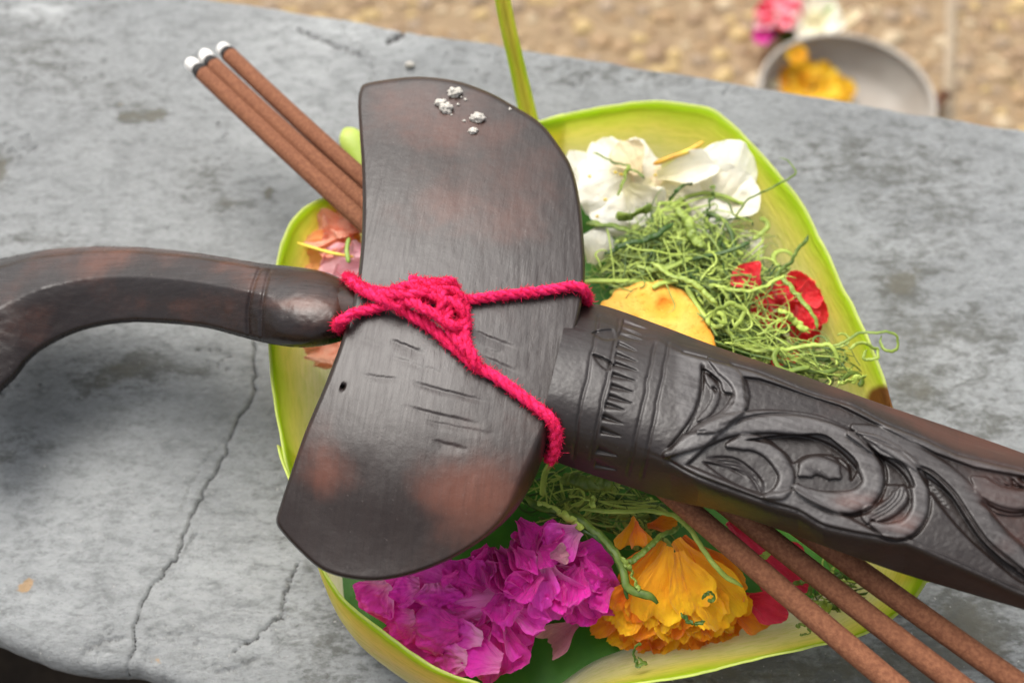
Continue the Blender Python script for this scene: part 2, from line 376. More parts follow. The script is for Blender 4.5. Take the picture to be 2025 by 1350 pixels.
def build_ledge():
    uf = np.arange(-.180, .215, .00034); ul = -np.geomspace(3, .186, 26); ur = np.geomspace(.236, 3, 26)
    u = np.r_[ul, uf, ur]
    R1, R2 = .0035, .003
    a = np.linspace(-math.pi/2*.95, 0, 7)
    pv, pz = [0.06, .06, .02], [-.42, -.03, -.016]
    for t in np.linspace(math.pi, math.pi/2, 7): pv.append(R1+R1*math.cos(t)); pz.append(-R1*1.6+R1*1.6*math.sin(t))
    vf = np.arange(R1+.0005, LWID-R2, .00034); pv += list(vf); pz += [0]*len(vf); n0 = len(pv)
    for t in np.linspace(math.pi/2, 0, 6): pv.append(LWID-R2+R2*math.cos(t)); pz.append(-R2+R2*math.sin(t))
    pv += [LWID, LWID]; pz += [-.05, -.42]
    pv, pz = np.array(pv), np.array(pz); U, V = np.meshgrid(u, pv, indexing='ij'); Z = np.broadcast_to(pz, U.shape).copy()
    top = (Z > -.02)
    nearw = np.exp(-(V/.012)**2)*(np.abs(Z) < .02)
    V = V+nearw*(edge_near(U)*1.0)+np.exp(-((V-LWID)/.006)**2)*.0012*fbm(U*70, U*0+4, 8)
    V = V-nearw*.0035*sm(.004, .02, U-(LU@(W(262, 1338, 0)-L0)))*sm(.08, .03, U)     # the lip bulges a little right of the crack
    P = L0+U[..., None]*LU+V[..., None]*LN; P[..., 2] += Z
    X, Y = PX(P)
    X[~np.isfinite(X)] = 9e3; X = np.clip(X, -9e3, 9e3); Y = np.clip(Y, -9e3, 9e3)
    vis = (X > -150) & (X < 2200) & (Y > -120) & (Y < 1460) & top & (np.abs(U) < .3)
    crack = np.zeros(X.shape); dep = np.zeros(X.shape)
    xs, ys = X[vis], Y[vis]; cv = np.zeros(xs.shape); dv = np.zeros(xs.shape)
    for i, (c, wd, s) in enumerate([(CR1, 4.2, 1), (CR2, 4.0, .8), (CR3, 3.2, .5), (CR4, 6, .7), (CR5, 6, .85), (CR6, 3, .4), (CR7, 2.6, .5), (CR8, 4, .55), (CR9, 3.5, .5)]):
        q = jitter(c, 150, 8, 40+i); d, fr = dline(xs, ys, q)
        wv = .52*wd*(.45+.5*vnoise(fr*18, fr*0, i+3))*np.minimum(1, np.minimum(fr, 1-fr)*9+.35)
        m = np.exp(-(d/wv)**2)*s; cv = np.maximum(cv, m); dv -= m*.0009
        dv -= np.exp(-(d/(wv*4))**2)*.00022*s
    for cx, cy, r, s in [(62, 1160, 22, 1), (300, 1300, 18, .6), (405, 340, 14, .3)]:
        m = np.exp(-(((xs-cx)/r)**2+((ys-cy)/r)**2)**2); dv -= m*.0007*s
    dv += .00022*fbm(xs/90, ys/70, 3, 4)+.00011*fbm(xs/13, ys/9, 9, 4)+.00006*fbm(xs/5, ys/4, 19, 2)
    pit = vnoise(xs/8, ys/7, 77)*vnoise(xs/55, ys/50, 78); pit = sm(.60, .76, pit)*sm(.35, .6, vnoise(xs/150+3, ys/130, 79))
    dv -= .0005*pit; cv = np.maximum(cv, .46*pit)
    crack[vis] = cv; dep[vis] = dv; P[..., 2] += dep
    Xw = X+26*fbm(X/34, Y/26, 61, 4); Yw = Y+18*fbm(X/34, Y/26, 67, 4)
    def blobs(L):
        o = np.zeros(X.shape)
        for cx, cy, rx, ry, k in L: o = o+k*np.exp(-((Xw-cx)/rx)**2-((Yw-cy)/ry)**2)
        return o
    stain_shade = blobs([(280, 725, 110, 38, 1.0), (160, 760, 70, 30, .6), (230, 195, 130, 60, .45), (300, 225, 30, 16, .9), (255, 235, 16, 12, .8), (530, 380, 18, 22, 1.2), (400, 350, 90, 50, .6), (460, 405, 50, 16, .7),
        (60, 60, 130, 70, .45), (0, 330, 30, 60, 1.0), (90, 480, 120, 40, .55), (80, 130, 110, 60, .35), (210, 20, 40, 20, .5), (1250, 140, 300, 40, .55), (1650, 310, 220, 80, .55), (1850, 420, 170, 130, .55), (1780, 560, 60, 60, .8), (1860, 650, 120, 40, .6),
        (1800, 760, 100, 80, .75), (1980, 700, 100, 100, .5), (1950, 850, 90, 60, .6), (1900, 1230, 160, 100, .9), (1500, 1330, 500, 70, .95), (580, 1000, 60, 120, .45), (640, 1260, 90, 120, .65), (60, 880, 80, 50, .4), (430, 960, 90, 60, .2), (10, 900, 40, 40, .4)])  # real stains, plus shade painted below the handle and around the basket
    pale = blobs([(60, 20, 45, 24, 1.0), (120, 25, 40, 22, .9), (600, 130, 170, 120, .55), (560, 290, 60, 60, .5), (170, 1060, 200, 200, .42), (430, 1160, 160, 130, .35), (700, 60, 200, 40, .5), (190, 1300, 40, 20, .6), (1880, 480, 80, 40, .3), (1880, 700, 60, 30, .35)])
    rust = blobs([(40, 1160, 22, 16, 1.0), (52, 1152, 16, 10, .6), (310, 1305, 16, 22, .55), (245, 195, 18, 14, .45), (100, 480, 24, 20, .4), (170, 820, 14, 26, .35), (10, 330, 18, 50, .35), (1905, 850, 30, 20, .3)])
    for a_ in (stain_shade, pale, rust): a_[~top] = 0
    nu, nv = U.shape
    q = gridq(nu, nv)
    o = link('concrete_ledge', mesh_np('concrete_ledge', P.reshape(-1, 3), q[:, ::-1], attrs=dict(stain_shade=np.clip(stain_shade, 0, 1.3).ravel(), pale=np.clip(pale, 0, 1).ravel(), crack=crack.ravel(), rust=rust.ravel())), M['concrete'])
    o['kind'] = 'structure'
build_ledge()
sp = [L0-3*LU-.5*LN, L0+3*LU-.5*LN, L0+3*LU+.05*LN, L0-3*LU+.05*LN]
o = link('soil', mesh_np('soil', np.array([[*p[:2], -.13] for p in sp]), [[0, 1, 2, 3]]), M['soil']); o['kind'] = 'structure'

def blob(r, sub, seed, rough=.25, sq=(1, 1, 1), freq=1.3):
    bm = bmesh.new(); bmesh.ops.create_icosphere(bm, subdivisions=sub, radius=1)
    V = np.array([v.co[:] for v in bm.verts]); T = np.array([[v.index for v in f.verts] for f in bm.faces]); bm.free()
    d = np.array([mnoise.noise(Vector(v*freq)+Vector((seed*3.1, seed*1.7, seed))) for v in V])
    return V*(1+rough*d)[:, None]*np.array(sq)*r, T
EMPTYQ = np.zeros((0, 4), int)
def build_gravel():
    shapes = [blob(1, 2, k, .45, (1, .8+.2*rng.random(), .6), 1.1) for k in range(6)]; low = [blob(1, 1, k, .45, (1, .85, .6), 1.1) for k in range(6)]
    pts = []
    cells = {}
    for _ in range(26000):
        x, y = rng.uniform(-.62, .85), rng.uniform(.16, 1.0); r = rng.uniform(.0045, .0115) if rng.random() < .8 else rng.uniform(.003, .005)
        key = (int(x/.02), int(y/.02)); ok = True
        for i in (-1, 0, 1):
            for j in (-1, 0, 1):
                for (a, b, c) in cells.get((key[0]+i, key[1]+j), ()):
                    if (a-x)**2+(b-y)**2 < (.80*(c+r))**2: ok = False; break
        if ok: cells.setdefault(key, []).append((x, y, r)); pts.append((x, y, r))
    P = np.array(pts); ww = np.c_[P[:, :2], np.full(len(P), GZ)]; fx, fy = PX(ww)
    inv = (fx > -30) & (fx < 2055) & (fy > -30) & (fy < 260)
    order = np.argsort(-(P[:, 2]*inv)); near = set(order[:290].tolist())
    mes = []
    for k, (V, T) in enumerate(shapes):
        me = mesh_np('pebble', V, EMPTYQ, T, dict(tone=np.full(len(V), k/6.0))); me.materials.append(M['gravel']); mes.append(me)
    mb = MB()
    for i, (x, y, r) in enumerate(pts):
        k = rng.integers(6); a = rng.uniform(0, 6.28)
        if i in near and inv[i]:
            o = bpy.data.objects.new('pebble', mes[k]); COL.objects.link(o); o.parent = ground
            o.location = (x, y, GZ); o.location.z = GZ-r*.16; o.scale = (r, r, r); o.rotation_euler = (0, 0, a)
        else:
            V, T = (shapes if inv[i] else low)[k]; c, s = math.cos(a), math.sin(a)
            V2 = np.stack([V[:, 0]*c-V[:, 1]*s, V[:, 0]*s+V[:, 1]*c, V[:, 2]], 1)*r+np.array([x, y, GZ-r*.16])
            mb.add(V2, EMPTYQ, T, tone=np.array(rng.random()))
    V, q, t, a = mb.get()
    o = link('gravel', mesh_np('gravel', V, q, t, a), M['gravel']); o['kind'] = 'stuff'; o['label'] = 'tan washed pebbles set in the ground behind the ledge'
build_gravel()
for x0, y0, x1, y1 in ((1880, -40, 1868, 420),):
    a_, b_ = W(x0, y0, GZ), W(x1, y1, GZ); d_ = (b_-a_)/np.linalg.norm(b_-a_); n_ = np.array([-d_[1], d_[0], 0])*.0045
    P_ = np.array([a_-n_, a_+n_, b_+n_, b_-n_]); P_ = np.r_[P_-[0, 0, .002], P_+[0, 0, .0035]]
    link('mortar_joint', mesh_np('mortar_joint', P_, [[4, 5, 6, 7], [0, 1, 5, 4], [1, 2, 6, 5], [2, 3, 7, 6], [3, 0, 4, 7]], smooth=False), M['joint'])['kind'] = 'structure'

# ------------------------------------------------------------------ palm leaf basket
ZR = .026
RIM = [(1068, 240, .86), (1150, 221, .84), (1250, 206, .82), (1340, 208, .80), (1420, 232, .80), (1500, 303, .80), (1580, 402, .80), (1625, 490, .80), (1665, 575, .80), (1705, 660, .82), (1740, 742, .84), (1765, 810, .86),
       (1800, 905, .86), (1835, 1010, .86), (1838, 1110, .84), (1800, 1190, .80), (1715, 1247, .78), (1600, 1278, .78), (1480, 1303, .78), (1350, 1326, .79), (1200, 1350, .83), (1100, 1372, .9), (1010, 1376, 1.0), (935, 1342, 1.03), (850, 1304, 1.03), (765, 1252, 1.03), (700, 1205, 1.02), (650, 1140, 1.0),
       (605, 1035, .93), (572, 930, .86), (550, 820, .82), (538, 720, .80), (535, 650, .80), (541, 570, .80), (553, 505, .80), (580, 440, .80), (620, 402, .82), (662, 385, .84), (730, 355, .86), (880, 300, .86), (1000, 262, .86)]
def build_basket():
    R = crom(RIM, 320, True); rp = W(R[:, 0], R[:, 1], ZR); C = rp.mean(0)
    b = thing('palm_leaf_basket', 'yellow green woven palm leaf offering basket holding flowers on the grey concrete ledge', 'basket', (C[0], C[1], 0))
    k = R[:, 2]; base = C+(rp-C)*k[:, None]; base[:, 2] = .0006
    nv = 14; t = np.linspace(0, 1, nv); th = .0004
    ang = np.arange(320)
    def wall(off):
        Q = base[:, None]*(1-t)[None, :, None]+rp[:, None]*t[None, :, None]
        out = rp-C; out[:, 2] = 0; out /= np.linalg.norm(out, axis=1)[:, None]
        bul = (.0016*np.sin(t*math.pi))[None, :]+.0009*fbm(ang[:, None]/14+t[None]*0, t[None]*3+ang[:, None]*0, 4)*t[None]
        Q = Q+out[:, None]*(bul+off)[..., None]
        Q[..., 2] += (.0010*fbm(ang/25, ang*0, 12)+.0004*fbm(ang/3, ang*0, 13))[:, None]*t[None]
        return Q
    kb = 2; n2 = nv+kb; fx_, fy_ = R[:, 0], R[:, 1]
    seam = [int(np.argmin(np.hypot(fx_-x, fy_-y))) for x, y in ((1068, 240), (1838, 1090), (1000, 1376), (572, 930))]
    for si in range(4):
        i0, i1 = seam[si], seam[(si+1) % 4]; m = (i1-i0) % 320+8; idx = (i0-3+np.arange(m)) % 320
        e = np.arange(m); off = .0001+.0008*sm(7, 0, m-1-e)
        A = wall(0)[idx]+0; B = wall(th)[idx][:, nv-kb:][:, ::-1]
        out = rp[idx]-C; out[:, 2] = 0; out /= np.linalg.norm(out, axis=1)[:, None]; sh = (out*off[:, None])[:, None]
        Vs = np.concatenate([A+sh, B+sh], 1); Vs[..., 2] -= .0006*(si % 2)
        V = Vs.reshape(-1, 3); q = gridq(m, n2)
        pv = np.tile(np.r_[t, t[nv-kb:][::-1]], m); pu = np.repeat(e/8.0+si*17, n2); fx, fy = PX(V)
        dry = np.exp(-((fx-1745)/38)**2-((fy-790)/34)**2)+.55*np.repeat(sm(3, 0, e)+sm(3, 0, m-1-e), n2)*(.4+.6*vnoise(fx/14, fy/14, 5))
        part('side_strip', V, q, M['leaf'], b, attrs=dict(pv=pv, pu=pu, dry=np.clip(dry, 0, 1)))
    # base leaf
    rings = np.linspace(0, 1, 14); bb = base+(rp-base)*.15; Q = C[None, None]+(bb-C)[:, None]*rings[None, :, None]*.999
    Q[..., 2] = .0040+.0008*fbm(Q[..., 0]*150, Q[..., 1]*150, 6)
    part('base_leaf', Q.reshape(-1, 3), gridq(320, 14, wrap=True), M['base_leaf'], b)
    # pale inner strip along the near wall
    # leaf tail standing up from the top corner
    n = 30; s = np.linspace(0, 1, n)
    cl = crom([(1048, 242), (1034, 180), (1018, 110), (1003, 45), (990, -25), (978, -95)], n)
    wd = np.interp(s, [0, .3, .75, 1], [19, 17, 16, 11])
    z = ZR-.004+s*.030
    L = []
    for kx, dz in ((-1, 0), (-.45, .0003), (0, -.0012), (.5, .0003), (1, 0)):
        L.append(W(cl[:, 0]+kx*wd, cl[:, 1]+kx*wd*.18, z+dz))
    Vt = np.stack(L, 1); V2 = np.concatenate([Vt, (Vt-np.array([0, -.0004, .0007]))[:, ::-1]], 1)
    m = 10; q = gridq(n, m); i = np.arange(n-1); q = np.r_[q, np.stack([i*m+m-1, (i+1)*m+m-1, (i+1)*m, i*m], 1)]
    e = np.tile([.97, .80, .72, .82, .9], n).reshape(n, 5); pv = np.concatenate([e, e[:, ::-1]], 1).ravel()
    part('leaf_tail', V2.reshape(-1, 3), q, M['leaf'], b, attrs=dict(pv=pv, pu=np.repeat(s*4, m), dry=np.zeros(n*m)), label='bright green leaf tail sticking up from the basket corner')
    # pale fold poking out behind the incense
    P = crom([(735, 345), (715, 310), (695, 275), (682, 255)], 16); Pw = W(P[:, 0], P[:, 1], np.linspace(.018, .022, 16))
    V, q, t_ = tube(Pw, np.array([.0034]*11+[.0033, .0031, .0027, .002, .0008]), 12, .6); part('leaf_fold', V, q, M['pale_bud'], b, t_, label='pale green rolled leaf end')
    # small bamboo pin at the right corner
    P = W(np.array([1690, 1725, 1778]), np.array([1180, 1212, 1250]), np.array([.020, .021, .022])); V, q, t_ = tube(resamp(P, 10), .0006, 8); part('bamboo_pin', V, q, M['stalk'], b, t_)
    return b
basket = build_basket()

# ------------------------------------------------------------------ petals and flowers
PSEED = [0]
def petal(p0, p1, wpx, mat, parent, cup=.25, curl=0., ruf=.12, tilt=(0, 0), name='petal', nu=23, nv=26, tip=.35, neck=.3, label=None, notch=0., fold=0., rr=1.0):
    """a petal from base point p0 to tip p1 (photo px, py, height), wpx wide"""
    PSEED[0] += 1; sd = PSEED[0]
    a, b = W(*p0), W(*p1); l = np.linalg.norm(b-a); yv = (b-a)/l
    dep = (a+b)/2-CAM; wd = wpx*np.linalg.norm(dep)/FPX
    nh = np.array([tilt[0], -.25+tilt[1], 1.0]); nz = nh-(nh@yv)*yv; nz /= np.linalg.norm(nz); xv = np.cross(yv, nz)
    u, v = np.meshgrid(np.linspace(-1, 1, nu), np.linspace(0, 1, nv), indexing='ij')
    hw = wd/2*(neck+(1-neck)*sm(0, .62, v))*np.sqrt(np.clip(1-tip*np.clip((v-.62)/.38, 0, 1)**2, .02, 1))
    y = l*(v-tip*.55*v**3*u**2-notch*v**6*np.exp(-(u/.25)**2))
    y = y+l*rr*ruf*.35*v**2*fbm(u*3.1+sd*7, v*1.5+sd, sd)
    x = u*hw*(1+.10*fbm(v*4+sd, u*0+2, sd+9))
    z = cup*wd*(u**2-.35)*(.4+.6*v)+curl*l*(v**2)+fold*wd*np.abs(u)
    z = z+ruf*wd*(.75*fbm(u*1.8+sd*3.7, v*2.0+sd, sd+1, 3)*(.35+.65*v)+.35*np.sin(u*7+sd+v*3)*v**3*.5+.24*fbm(u*6+sd, v*7, sd+3, 3)+.30*(.5-np.abs(fbm(u*2.6+sd*2, v*3.1+sd, sd+5, 2)))*v)
    V = a+x[..., None]*xv+y[..., None]*yv+z[..., None]*nz
    return part(name, V.reshape(-1, 3), gridq(nu, nv), mat, parent, attrs=dict(pu=u.ravel(), pv=v.ravel(), ps=np.full(u.size, sd*3.3)), label=label)
def strip(name, pts, r, mat, parent=None, n=40, k=8, flat=.5, attrs=None, taper=True, wob=0., seed=0, **tg):
    P = np.array([W(*p) for p in crom(pts, n)])
    if wob: P = P+wob*np.stack([fbm(np.arange(n)*.16, np.arange(n)*0+i*3, seed+i) for i in range(3)], 1)
    s = np.linspace(0, 1, n); rr = r*(np.minimum(1, np.minimum(s, 1-s)*10+.35) if taper else 1+0*s)*(1+.05*fbm(s*7, s*0, seed+6))
    V, q, t = tube(P, rr, k, flat)
    at = {k_: np.full(len(V), v_) for k_, v_ in (attrs or {}).items()}
    if parent is not None: return part(name, V, q, mat, parent, t, at)
    return solo(name, V, q, mat, tg['label'], tg['cat'], tg.get('group'), t, at)

# magenta blooms
f = thing('magenta_flower', 'wide wilted magenta bloom of loose petals against the near left basket wall', 'flower', W(960, 1210, .004), 'magenta blooms in the basket')
K = M['magenta']; K2 = M['magenta2']
for a in [((990, 1180, .023), (706, 1176, .016), 190, K, -.22, -.06, .15), ((980, 1198, .021), (760, 1262, .013), 130, K2, .22, -.05, .3), ((972, 1205, .020), (850, 1318, .014), 150, M['pinkmag'], .2, -.05, .3),
          ((978, 1208, .021), (965, 1352, .014), 150, K2, .3, -.05, .35), ((985, 1205, .021), (1022, 1318, .010), 100, K2, .2, -.1, .3), ((990, 1200, .022), (1075, 1262, .016), 130, M['pinkmag'], .28, -.12, .2),
          ((985, 1190, .021), (880, 1120, .022), 120, K2, .2, .05, .25), ((960, 1165, .024), (915, 1108, .026), 60, K2, .3, -.2, .25), ((900, 1215, .020), (930, 1300, .017), 110, K2, .3, -.1, .35), ((985, 1192, .024), (1020, 1262, .018), 70, K2, .3, 0, .25),
          ((820, 1160, .017), (735, 1215, .012), 90, K2, .3, -.1, .3)]:
    petal(*a[:4], f, a[4], a[5], a[6], tip=.5)
rq = random.Random(5)
for cx, cy, zz in [(745, 1180, .0215), (800, 1165, .0225), (795, 1235, .0205), (865, 1175, .0235), (860, 1245, .0215), (920, 1255, .0215), (905, 1155, .0245), (950, 1300, .0195), (890, 1300, .0195)]:
    a_ = rq.uniform(-.4, 1.9); l_ = rq.uniform(30, 48)
    petal((cx+l_*math.cos(a_), cy-l_*math.sin(a_)*.7, zz), (cx-l_*math.cos(a_), cy+l_*math.sin(a_)*.7, zz-rq.uniform(0, .003)), rq.uniform(60, 100), rq.choice([K, K2, M['pinkmag']]), f, rq.uniform(-.3, .5), rq.uniform(-.2, .05), .36, tilt=(rq.uniform(-.4, .4), rq.uniform(-.4, .3)), tip=.4, neck=.5)
f = thing('magenta_flower', 'crumpled magenta bloom with tightly folded petals beside the orange marigold', 'flower', W(1080, 1140, .004), 'magenta blooms in the basket')
for a in [((1078, 1118, .029), (1118, 1232, .020), 120, M['pinkmag'], .35, -.12, .16), ((1090, 1112, .027), (1228, 1120, .020), 105, K2, .35, -.1, .28), ((1095, 1125, .026), (1242, 1205, .015), 100, M['pinkmag'], .35, -.1, .28),
          ((1068, 1098, .029), (1072, 1205, .026), 70, M['pinkmag'], .45, -.1, .25), ((1060, 1115, .028), (1012, 1062, .026), 90, K2, .35, -.1, .28), ((1092, 1080, .028), (1090, 1028, .030), 50, K2, .5, -.1, .2),
          ((1055, 1095, .029), (1040, 1035, .027), 70, K2, .4, -.1, .3), ((1090, 1100, .028), (1150, 1050, .024), 80, K2, .4, -.1, .3), ((975, 1092, .025), (1048, 1190, .026), 66, K2, .85, .05, .14),
          ((985, 1085, .027), (1050, 1168, .028), 52, K2, .9, .08, .14), ((1005, 1082, .029), (1052, 1150, .030), 40, K2, .9, .1, .14), ((1020, 1085, .031), (1062, 1132, .032), 44, K2, .7, .1, .2),
          ((970, 1080, .022), (950, 1130, .024), 60, K2, .4, 0, .25), ((1100, 1140, .024), (1180, 1225, .016), 90, K2, .3, -.1, .25), ((1066, 1085, .031), (1100, 1112, .031), 60, K2, .5, -.1, .3)]:
    petal(*a[:4], f, a[4], a[5], a[6], tip=.5)
rq = random.Random(21)
for cx, cy, zz in [(985, 1140, .026), (1000, 1200, .024), (1045, 1215, .024), (1130, 1160, .026), (1165, 1135, .025), (1150, 1195, .021), (1035, 1155, .030), (1090, 1170, .027), (960, 1120, .026), (1180, 1170, .023), (1110, 1070, .029), (1050, 1060, .029)]:
    a_ = rq.uniform(.3, 2.8); l_ = rq.uniform(28, 44)
    petal((cx-l_*math.cos(a_), cy-l_*math.sin(a_), zz), (cx+l_*math.cos(a_), cy+l_*math.sin(a_), zz-rq.uniform(0, .003)), rq.uniform(52, 84), rq.choice([K2, K2, M['pinkmag']]), f, rq.uniform(.3, .8), rq.uniform(-.2, .1), .42, tilt=(rq.uniform(-.5, .5), rq.uniform(-.4, .4)), tip=.45)
petal((1088, 1098, .0325), (1128, 1092, .0315), 42, M['wilt'], f, .3, -.2, .3, label='small greyish wilted patch of petal')
petal((1145, 1225, .014), (1085, 1272, .008), 60, M['wilt'], f, .8, .15, .2, label='pale pink curled petal underneath')

# marigold
f = thing('marigold', 'yellow orange marigold with ruffled petals fanning out beside the incense sticks', 'flower', W(1340, 1200, .004))
Y, O = M['yellowp'], M['orangep']
random.seed(3)
for i in range(10):
    t = i/9; tx = 1185+t*300; ty = 1268+42*math.sin(t*math.pi)-t*6
    petal((tx+(1335-tx)*.5, 1190, .013), (tx, ty, .006+.003*random.random()), 90, O if i % 3 else Y, f, .3, -.15, .38, tip=.4, notch=.12)
for i in range(9):
    t = i/8; tx = 1205+t*265; ty = 1240+38*math.sin(t*math.pi)
    petal((tx+(1335-tx)*.45, 1165, .018), (tx, ty, .013+.002*random.random()), 86, (Y, O)[i % 2], f, .35, -.1, .4, tip=.35, notch=.12)
for i in range(7):
    t = i/6; tx = 1225+t*225; ty = 1222+32*math.sin(t*math.pi)
    petal((tx+(1335-tx)*.45, 1140, .021), (tx, ty, .018), 80, Y if i % 3 else O, f, .35, -.1, .38, tip=.3, notch=.12)
for a in [((1310, 1070, .027), (1262, 1205, .019), 80, Y, .2, -.08, .16), ((1335, 1068, .028), (1466, 1240, .019), 100, Y, .18, -.08, .14), ((1322, 1080, .0275), (1292, 1236, .021), 105, Y, .15, -.08, .16),
          ((1340, 1090, .0285), (1385, 1212, .023), 95, Y, .2, -.08, .2), ((1350, 1062, .027), (1472, 1185, .020), 70, O, .2, -.08, .2), ((1300, 1065, .026), (1235, 1170, .016), 60, O, .2, -.08, .2), ((1360, 1150, .024), (1420, 1238, .020), 62, Y, .3, -.1, .3)]:
    petal(*a[:4], f, a[4], a[5], a[6], tip=.25, neck=.22, notch=.08)
petal((1430, 1195, .016), (1535, 1228, .010), 78, O, f, .2, -.05, .15, tip=.5); petal((1240, 1215, .014), (1162, 1242, .007), 50, O, f, .3, 0, .3)
p = thing('orange_petal', 'single loose orange petal lying above the marigold, next to the green stem', 'petal', W(1250, 1050, .01))
petal((1252, 1022, .028), (1250, 1088, .022), 72, Y, p, .4, -.1, .16, tip=.1, neck=.15); petal((1258, 1030, .0285), (1262, 1080, .0245), 34, O, p, .5, 0, .2, tip=.2, neck=.2)
p = thing('orange_petal', 'small dark orange petal tucked under the green stem just above the marigold', 'petal', W(1310, 1035, .01)); petal((1280, 1040, .022), (1340, 1032, .022), 34, O, p, .3, 0, .2)

# white flowers
f = thing('white_flower', 'white flower with yellow specks next to the dark crosspiece at the top of the basket', 'flower', W(1210, 350, .004), 'white flowers in the basket')
Wm, Cm = M['white'], M['cream']
for a in [((1235, 420, .016), (1128, 300, .021), 120, Wm, -.25, -.1, .16), ((1245, 400, .018), (1185, 264, .025), 110, Wm, .2, -.15, .14), ((1265, 400, .019), (1258, 268, .025), 92, Wm, -.2, -.1, .14), ((1280, 410, .019), (1292, 318, .023), 80, Cm, .2, -.1, .2),
          ((1262, 345, .0245), (1222, 282, .0262), 74, Cm, .25, .0, .12), ((1270, 340, .022), (1140, 392, .022), 150, Wm, -.2, -.05, .16), ((1290, 360, .021), (1175, 440, .020), 130, Wm, -.25, -.1, .18), ((1240, 370, .0235), (1300, 440, .019), 100, Wm, .2, -.1, .2)]:
    petal(*a[:4], f, a[4], a[5], a[6], tip=.45)
for i, (x, y) in enumerate([(1166, 349), (1217, 341), (1228, 345), (1197, 395), (1181, 428), (1302, 342), (1306, 338), (1296, 346)]):
    V, T = blob(.00045, 2, i, .4, (1, .8, .7)); part('stamen', V+W(x, y, .0268-.0002*i if x < 1230 else .0225), EMPTYQ, M['stalk'], f, T)
f = thing('white_flower', 'creamy white flower leaning on the yellow basket wall behind the shredded leaves', 'flower', W(1400, 370, .004), 'white flowers in the basket')
for a in [((1385, 440, .017), (1318, 330, .022), 100, Wm, .2, -.1, .16), ((1400, 440, .018), (1398, 296, .024), 120, Wm, -.25, -.1, .12), ((1405, 430, .019), (1458, 276, .028), 120, Wm, -.2, -.05, .12), ((1400, 420, .019), (1492, 352, .025), 120, Wm, .2, -.1, .14),
          ((1310, 362, .022), (1450, 440, .021), 130, Wm, -.25, -.05, .16), ((1300, 350, .0235), (1420, 330, .0265), 70, Wm, .5, .05, .12), ((1330, 370, .022), (1360, 470, .016), 110, Wm, -.2, -.1, .2)]:
    petal(*a[:4], f, a[4], a[5], a[6], tip=.35)
strip('stem', [(1292, 325, .025), (1325, 312, .027), (1362, 298, .028), (1392, 280, .029)], .0007, M['stalk'], f, 24, 8, .7)
f = thing('white_petal', 'smooth white petal with a yellow tip touching the right edge of the crosspiece', 'petal', W(1180, 485, .006))
petal((1172, 522, .022), (1192, 446, .026), 76, Wm, f, -.3, -.15, .05, tip=.5, neck=.35)
for x, y, x2, y2, wd, lab in [(1330, 475, 1372, 440, 66, 'loose white petal under the shredded leaves, nearest the white petal with a yellow tip'), (1392, 505, 1440, 465, 70, 'loose cream petal showing through the middle of the shredded leaves'), (1462, 500, 1505, 470, 64, 'loose cream petal at the right end of the shredded leaves, on the basket wall')]:
    f = thing('white_petal', lab, 'petal', W(x, y, .006), 'loose white petals under the shredded leaves'); petal((x, y, .016), (x2, y2, .019), wd, Wm, f, .25, -.1, .12, tip=.5)

# salmon flower, pink petals
f = thing('salmon_flower', 'ruffled salmon and pink flower between the incense sticks and the curved dark handle', 'flower', W(660, 500, .004))
S_, A_, P_ = M['salmon'], M['orangep2'], M['pink']
for a in [((705, 455, .024), (585, 458, .020), 90, S_, .3, -.05, .32), ((712, 470, .0235), (572, 525, .017), 95, A_, .25, -.05, .28), ((705, 440, .022), (640, 415, .022), 90, S_, .3, 0, .32), ((720, 455, .026), (655, 440, .025), 60, S_, .4, -.1, .35),
          ((735, 495, .0245), (625, 545, .021), 85, P_, .2, -.05, .14), ((740, 520, .025), (655, 568, .022), 70, P_, .2, -.05, .14), ((700, 475, .0245), (620, 480, .0225), 70, S_, .3, -.1, .35), ((725, 490, .025), (695, 500, .026), 46, P_, .3, 0, .2),
          ((735, 665, .020), (598, 690, .017), 90, S_, .3, -.05, .35), ((715, 690, .018), (610, 712, .013), 56, S_, .3, -.1, .4), ((700, 560, .016), (600, 620, .014), 130, S_, .2, 0, .3)]:
    petal(*a[:4], f, a[4], a[5], a[6], tip=.45)
strip('stem', [(588, 480, .0245), (620, 490, .026), (655, 500, .0268), (700, 508, .027)], .00042, M['stalk'], f, 24, 8, .7)
strip('stem', [(690, 470, .0275), (686, 495, .0275), (690, 520, .0275)], .0005, M['stem'], f, 16, 8, .7)

# red flowers
R_, RP = M['red'], M['redpink']
f = thing('red_flower', 'bright red flower half hidden by shredded leaves on the right side of the basket', 'flower', W(1560, 600, .004))
for a in [((1545, 600, .021), (1612, 548, .023), 75, R_, .3, -.1, .16), ((1555, 610, .022), (1645, 618, .022), 80, R_, .3, -.12, .16), ((1545, 610, .021), (1488, 572, .021), 56, R_, .4, -.1, .2), ((1560, 620, .021), (1612, 692, .017), 70, R_, .4, -.1, .2), ((1550, 615, .021), (1530, 660, .018), 60, R_, .4, -.1, .2), ((1540, 590, .024), (1545, 550, .026), 56, R_, .5, 0, .2), ((1525, 610, .024), (1490, 640, .022), 56, R_, .4, -.1, .2), ((1580, 600, .025), (1600, 655, .024), 60, R_, .4, -.1, .2), ((1570, 590, .025), (1632, 580, .025), 56, R_, .4, -.1, .2)]:
    petal(*a[:4], f, a[4], a[5], a[6], tip=.5)
